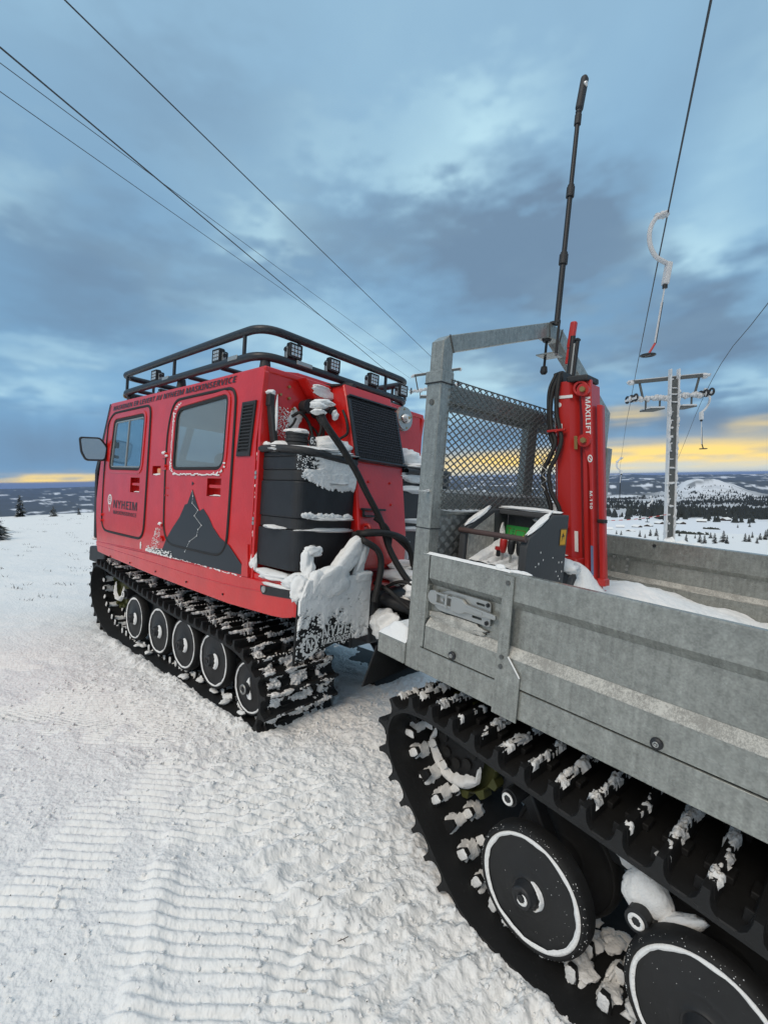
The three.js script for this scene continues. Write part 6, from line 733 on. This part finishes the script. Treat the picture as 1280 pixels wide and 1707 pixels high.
  quad('warning_sticker', 0.052, 0.072, V(-0.4375, 1.49, 0.462), basis([0, 0, 1], [0, 1, 0], [-1, 0, 0]), yel, 0.001);
  { const R = rng(9), L = []; for (let i = 0; i < 12; i++) L.push(lump(0.0015, 0.003 + 0.004 * R(), 0.002 + 0.002 * R(), i, 0.5, 0).translate(-0.4365, 1.3 + R() * 0.15, 0.24 + R() * 0.26)); mesh('snow_specks', L, M.snow, k, { kind: 'stuff' }); }
}

/* ------------------------------------------------ folded loader crane */
{
  const k = thing('loader_crane', 'folded red loader crane standing on the flatbed', 'crane'); // u to the right of the picture, v up along the crane, w away
  k.position.copy(V(0, 0, 0)); inTrailer(k);
  const at = (u, v, w) => V(-0.147 - (2.2 - v) * 0.12 - u, v, w);
  const lean = new THREE.Matrix4().set(-1, 0.12, 0, -0.147 - 0.264, 0, 1, 0, 0, 0, 0, 1, 0, 0, 0, 0, 1); // (u,v,w) -> bed
  const put = (nm, geos, mat, par = k, uv) => { const g = clean(Array.isArray(geos) ? merge(geos) : geos); g.applyMatrix4(lean); return mesh(nm, flip(g), mat, par, uv ? { uv } : {}); };
  const prism = (outline, v0, v1) => { const g = slab(outline, 0, v1 - v0, [], 0.004); g.applyMatrix4(new THREE.Matrix4().set(1, 0, 0, 0, 0, 0, 1, v0, 0, 1, 0, 0, 0, 0, 0, 1)); return flip(g); };
  put('column', [prism([[0.0, 0.80], [0.03, 0.755], [0.098, 0.755], [0.128, 0.80], [0.128, 0.93], [0.0, 0.93]], 1.0, 2.235), prism([[-0.02, 0.83], [0.0, 0.83], [0.0, 0.95], [-0.02, 0.95]], 1.6, 2.16)], M.redCrane);
  put('column_foot', [box(-0.03, 0.14, 1.335, 1.37, 0.72, 0.9, 0.006), prism([[-0.02, 0.72], [0.16, 0.72], [0.16, 1.0], [-0.02, 1.0]], 0.98, 1.2)], M.redCrane);
  put('lift_cylinder', [prism([[0.138, 0.80], [0.146, 0.79], [0.164, 0.79], [0.168, 0.80], [0.168, 0.83], [0.138, 0.83]], 1.0, 1.92)], M.redCrane); put('piston_rod', box(0.146, 0.16, 1.86, 1.97, 0.80, 0.82, 0.006), M.steel);
  put('folded_boom', [prism([[0.148, 0.83], [0.182, 0.80], [0.193, 0.80], [0.193, 0.88], [0.148, 0.88]], 1.02, 2.22)], M.redCrane);
  const link = put('link_plate', slab([[0.145, 2.15], [0.16, 2.235], [0.197, 2.235], [0.197, 1.22], [0.18, 1.22], [0.181, 1.72], [0.178, 1.82], [0.150, 1.92], [0.153, 2.05]], 0.775, 0.797, [], 0.004), M.redCrane);
  for (const v of [2.185, 1.94]) { const p = put('pivot_pin', [cylZ(0.03, 0.755, 0.78, 0.165, v, 22)], M.redCrane); put('pin_bolt', [cylZ(0.014, 0.74, 0.757, 0.168, v, 6)], M.brass, p); }
  put('pin_boss', [new THREE.TorusGeometry(0.031, 0.007, 10, 26).translate(0.15, 2.195, 0.765)], M.redCrane);
  put('top_cap', [box(0.085, 0.192, 2.228, 2.258, 0.75, 0.88, 0.008)], M.black); put('boom_head', prism([[-0.018, 0.82], [0.03, 0.79], [0.05, 0.79], [0.05, 0.96], [-0.018, 0.96]], 2.14, 2.30), M.black);
  put('outer_tube', [prism([[0.199, 0.83], [0.204, 0.82], [0.22, 0.82], [0.226, 0.83], [0.226, 0.855], [0.199, 0.855]], 1.27, 2.12)], M.redCrane); put('tube_band', box(0.197, 0.229, 1.55, 1.568, 0.815, 0.86, 0.003), M.gasket); put('tube_shoe', box(0.193, 0.232, 1.25, 1.285, 0.81, 0.865, 0.005), M.redCrane);
  put('white_cap', [box(0.02, 0.115, 2.15, 2.165, 0.7515, 0.757, 0.002)], M.white); put('white_decal', [cylZ(0.012, 0.752, 0.756, 0.045, 2.12, 16), box(-0.018, 0.004, 2.015, 2.105, 0.8265, 0.8295, 0.001), box(0.035, 0.06, 2.0, 2.025, 0.752, 0.756, 0.001)], M.white); put('warning_label', box(0.108, 0.125, 1.90, 1.965, 0.773, 0.776, 0.001), M.brass);
  put('data_plate', [box(0.10, 0.124, 1.40, 1.50, 0.768, 0.770, 0.0005)], M.white).rotation.set(0, 0, 0);
  { const lt = (t, h, w, u, v, z) => { const g = letters(t, h, w); g.rotateZ(-Math.PI / 2); g.translate(u, v, z); g.applyMatrix4(new THREE.Matrix4().makeScale(1, 1, 1)); const q = clean(g); q.applyMatrix4(lean); q.computeVertexNormals(); return mesh('lettering', q, M.white, link); }; lt('MAXILIFT', 0.18, 0.024, 0.169, 2.152, 0.7735); lt('M.110', 0.085, 0.0135, 0.182, 1.70, 0.7735); const lb = put('blue_label', box(0.183, 0.195, 1.30, 1.44, 0.7732, 0.7742, 0), S({ color: new THREE.Color().setRGB(0.12, 0.17, 0.3), roughness: 0.6 }), link); put('emblem', new THREE.TorusGeometry(0.012, 0.0028, 6, 24).scale(0.8, 1.25, 0.4).translate(0.187, 1.855, 0.7735), M.white, link); put('emblem', bar(V(0.181, 1.862, 0.7735), V(0.193, 1.848, 0.7735), 0.004, 0.002, V(0, 0, 1), 0), M.white, link); }
  // hoses looping down the column
  const hz = (pts, r) => mesh('hose', hoseGeo(pts.map(([u, v, w]) => at(u, v, w)), r, 60, 9), M.gasket, k);
  hz([[0.05, 2.28, 0.76], [0.02, 2.2, 0.745], [0.006, 2.1, 0.74], [0.012, 2.0, 0.735], [0.035, 1.93, 0.73], [0.01, 1.86, 0.72], [-0.022, 1.78, 0.71], [-0.016, 1.7, 0.71], [0.01, 1.6, 0.72], [0.005, 1.4, 0.72], [-0.01, 1.25, 0.7]], 0.0105);
  hz([[0.055, 2.27, 0.745], [0.045, 2.18, 0.735], [0.04, 2.08, 0.735], [0.055, 2.0, 0.735], [0.065, 1.94, 0.73], [0.045, 1.86, 0.72], [0.01, 1.78, 0.71], [0.02, 1.68, 0.71], [0.055, 1.6, 0.72], [0.05, 1.5, 0.735], [0.04, 1.36, 0.735]], 0.0105);
  hz([[0.03, 2.28, 0.76], [0.0, 2.2, 0.745], [-0.008, 2.1, 0.745], [0.0, 1.98, 0.74], [0.02, 1.9, 0.735], [-0.005, 1.82, 0.72]], 0.009);
  for (const [v, u] of [[1.985, 0.045], [1.515, 0.05]]) mesh('hose_clamp', [bar(at(u - 0.05, v, 0.727), at(u + 0.045, v + 0.006, 0.727), 0.012, 0.022, V(0, 0, 1)), rod(at(u, v, 0.715), at(u, v, 0.73), 0.007)], M.redCrane, k);
  { const s = at(-0.02, 1.78, 0.708), L = []; for (let i = 0; i < 9; i++) L.push(at(-0.01 + (i % 2 ? 0.012 : -0.012) - 0.004 * Math.abs(i - 4), 1.86 - i * 0.024, 0.7)); mesh('spiral_wrap', new THREE.TubeGeometry(new THREE.CatmullRomCurve3(L, false, 'centripetal'), 40, 0.0025, 5), M.steel, k); }
  // boom tip that stands above the arch
  mesh('boom_tip', [bar(V(-0.152, 2.44, 0.9), V(-0.161, 2.58, 0.9), 0.03, 0.034, V(1, 0, 0), 0.01), bar(V(-0.148, 2.36, 0.9), V(-0.154, 2.46, 0.9), 0.018, 0.03, V(1, 0, 0), 0.006)], M.redCrane, k); mesh('tip_hose', [rod(V(-0.165, 2.25, 0.89), V(-0.168, 2.50, 0.89), 0.013), rod(V(-0.182, 2.25, 0.9), V(-0.19, 2.485, 0.9), 0.011), box(-0.2, -0.17, 2.475, 2.487, 0.885, 0.915, 0.003)], M.steelBlack, k); mesh('tip_plate', bar(V(-0.178, 2.26, 0.885), V(-0.182, 2.46, 0.885), 0.008, 0.01), M.steel, k);
  { const w = at(0.02, 1.25, 0.68); mesh('slew_motor', [new THREE.SphereGeometry(0.075, 20, 14).scale(1, 0.9, 1).translate(-0.35, 1.28, 0.60), cylX(0.05, -0.42, -0.3, 1.27, 0.62)], M.steelBlack, k); mesh('snow', [lump(0.09, 0.035, 0.08, 191, 0.4, 4).translate(-0.345, 1.345, 0.61), lump(0.05, 0.01, 0.06, 195, 0.3, 3).translate(at(0.02, 1.375, 0.75).x, 1.375, 0.75)], M.snow, k, { kind: 'stuff' }); mesh('snow', [lump(0.012, 0.05, 0.006, 196, 0.4, 3).translate(at(0.01, 1.58, 0.74).x, 1.58, 0.745)], M.snow, k, { kind: 'stuff' }); }
}

/* ------------------------------------------------ pole with a small camera clamped to the arch */
{
  const k = inTrailer(thing('camera_pole', 'black telescopic pole with a camera clamped upright to the arch', 'camera pole'));
  const p = (v) => V(-0.094 + (v - 2.5) * 0.0, v, 0.845 + (v - 2.5) * 0.014);
  mesh('pole_section', rod(p(2.56), p(2.90), 0.0150), M.steelBlack, k); mesh('pole_section', rod(p(2.90), p(3.24), 0.0132), M.steelBlack, k); mesh('pole_section', rod(p(3.24), p(3.62), 0.0115), M.steelBlack, k);
  for (const [v, r] of [[2.9, 0.0225], [3.24, 0.0205], [3.60, 0.017]]) mesh('twist_lock', [rod(p(v - 0.028), p(v + 0.02), r), rod(p(v + 0.02), p(v + 0.032), r * 0.8)], M.black, k);
  const a = p(3.64), b = p(3.825); b.z += 0.028; const d = b.clone().sub(a), g = new RoundedBoxGeometry(0.034, d.length(), 0.042, 4, 0.015); g.applyQuaternion(new THREE.Quaternion().setFromUnitVectors(V(0, 1, 0), d.clone().normalize())); g.translate((a.x + b.x) / 2, (a.y + b.y) / 2, (a.z + b.z) / 2); const cam = mesh('camera', g, M.black, k); mesh('camera_neck', [rod(p(3.615), p(3.65), 0.012), new THREE.SphereGeometry(0.016, 12, 8).translate(p(3.635).x, 3.635, p(3.635).z)], M.steelBlack, k); mesh('camera_lens', new THREE.SphereGeometry(0.013, 16, 10).translate((a.x + b.x) / 2 - 0.014, a.y + d.y * 0.72, (a.z + b.z) / 2), M.lens, cam);
  mesh('clamp_jaw', box(-0.115, -0.015, 2.402, 2.409, 0.80, 0.90, 0.001), M.galv, k); mesh('clamp', [box(-0.11, -0.06, 2.567, 2.582, 0.832, 0.858, 0.003), box(-0.112, -0.102, 2.4, 2.585, 0.838, 0.852, 0.002)], M.black, k); mesh('clamp_screw', [rod(V(-0.045, 2.49, 0.845), V(-0.045, 2.34, 0.845), 0.007), new THREE.CylinderGeometry(0.026, 0.018, 0.014, 16).translate(-0.045, 2.487, 0.845)], M.steelBlack, k); mesh('clamp_knob', new THREE.LatheGeometry([[0.001, 0], [0.012, 0.0], [0.02, 0.012], [0.016, 0.04], [0.001, 0.045]].map(([r, y]) => new THREE.Vector2(r, y)), 14).translate(-0.045, 2.31, 0.845), M.black, k);
}
renderer.render(scene, camera);
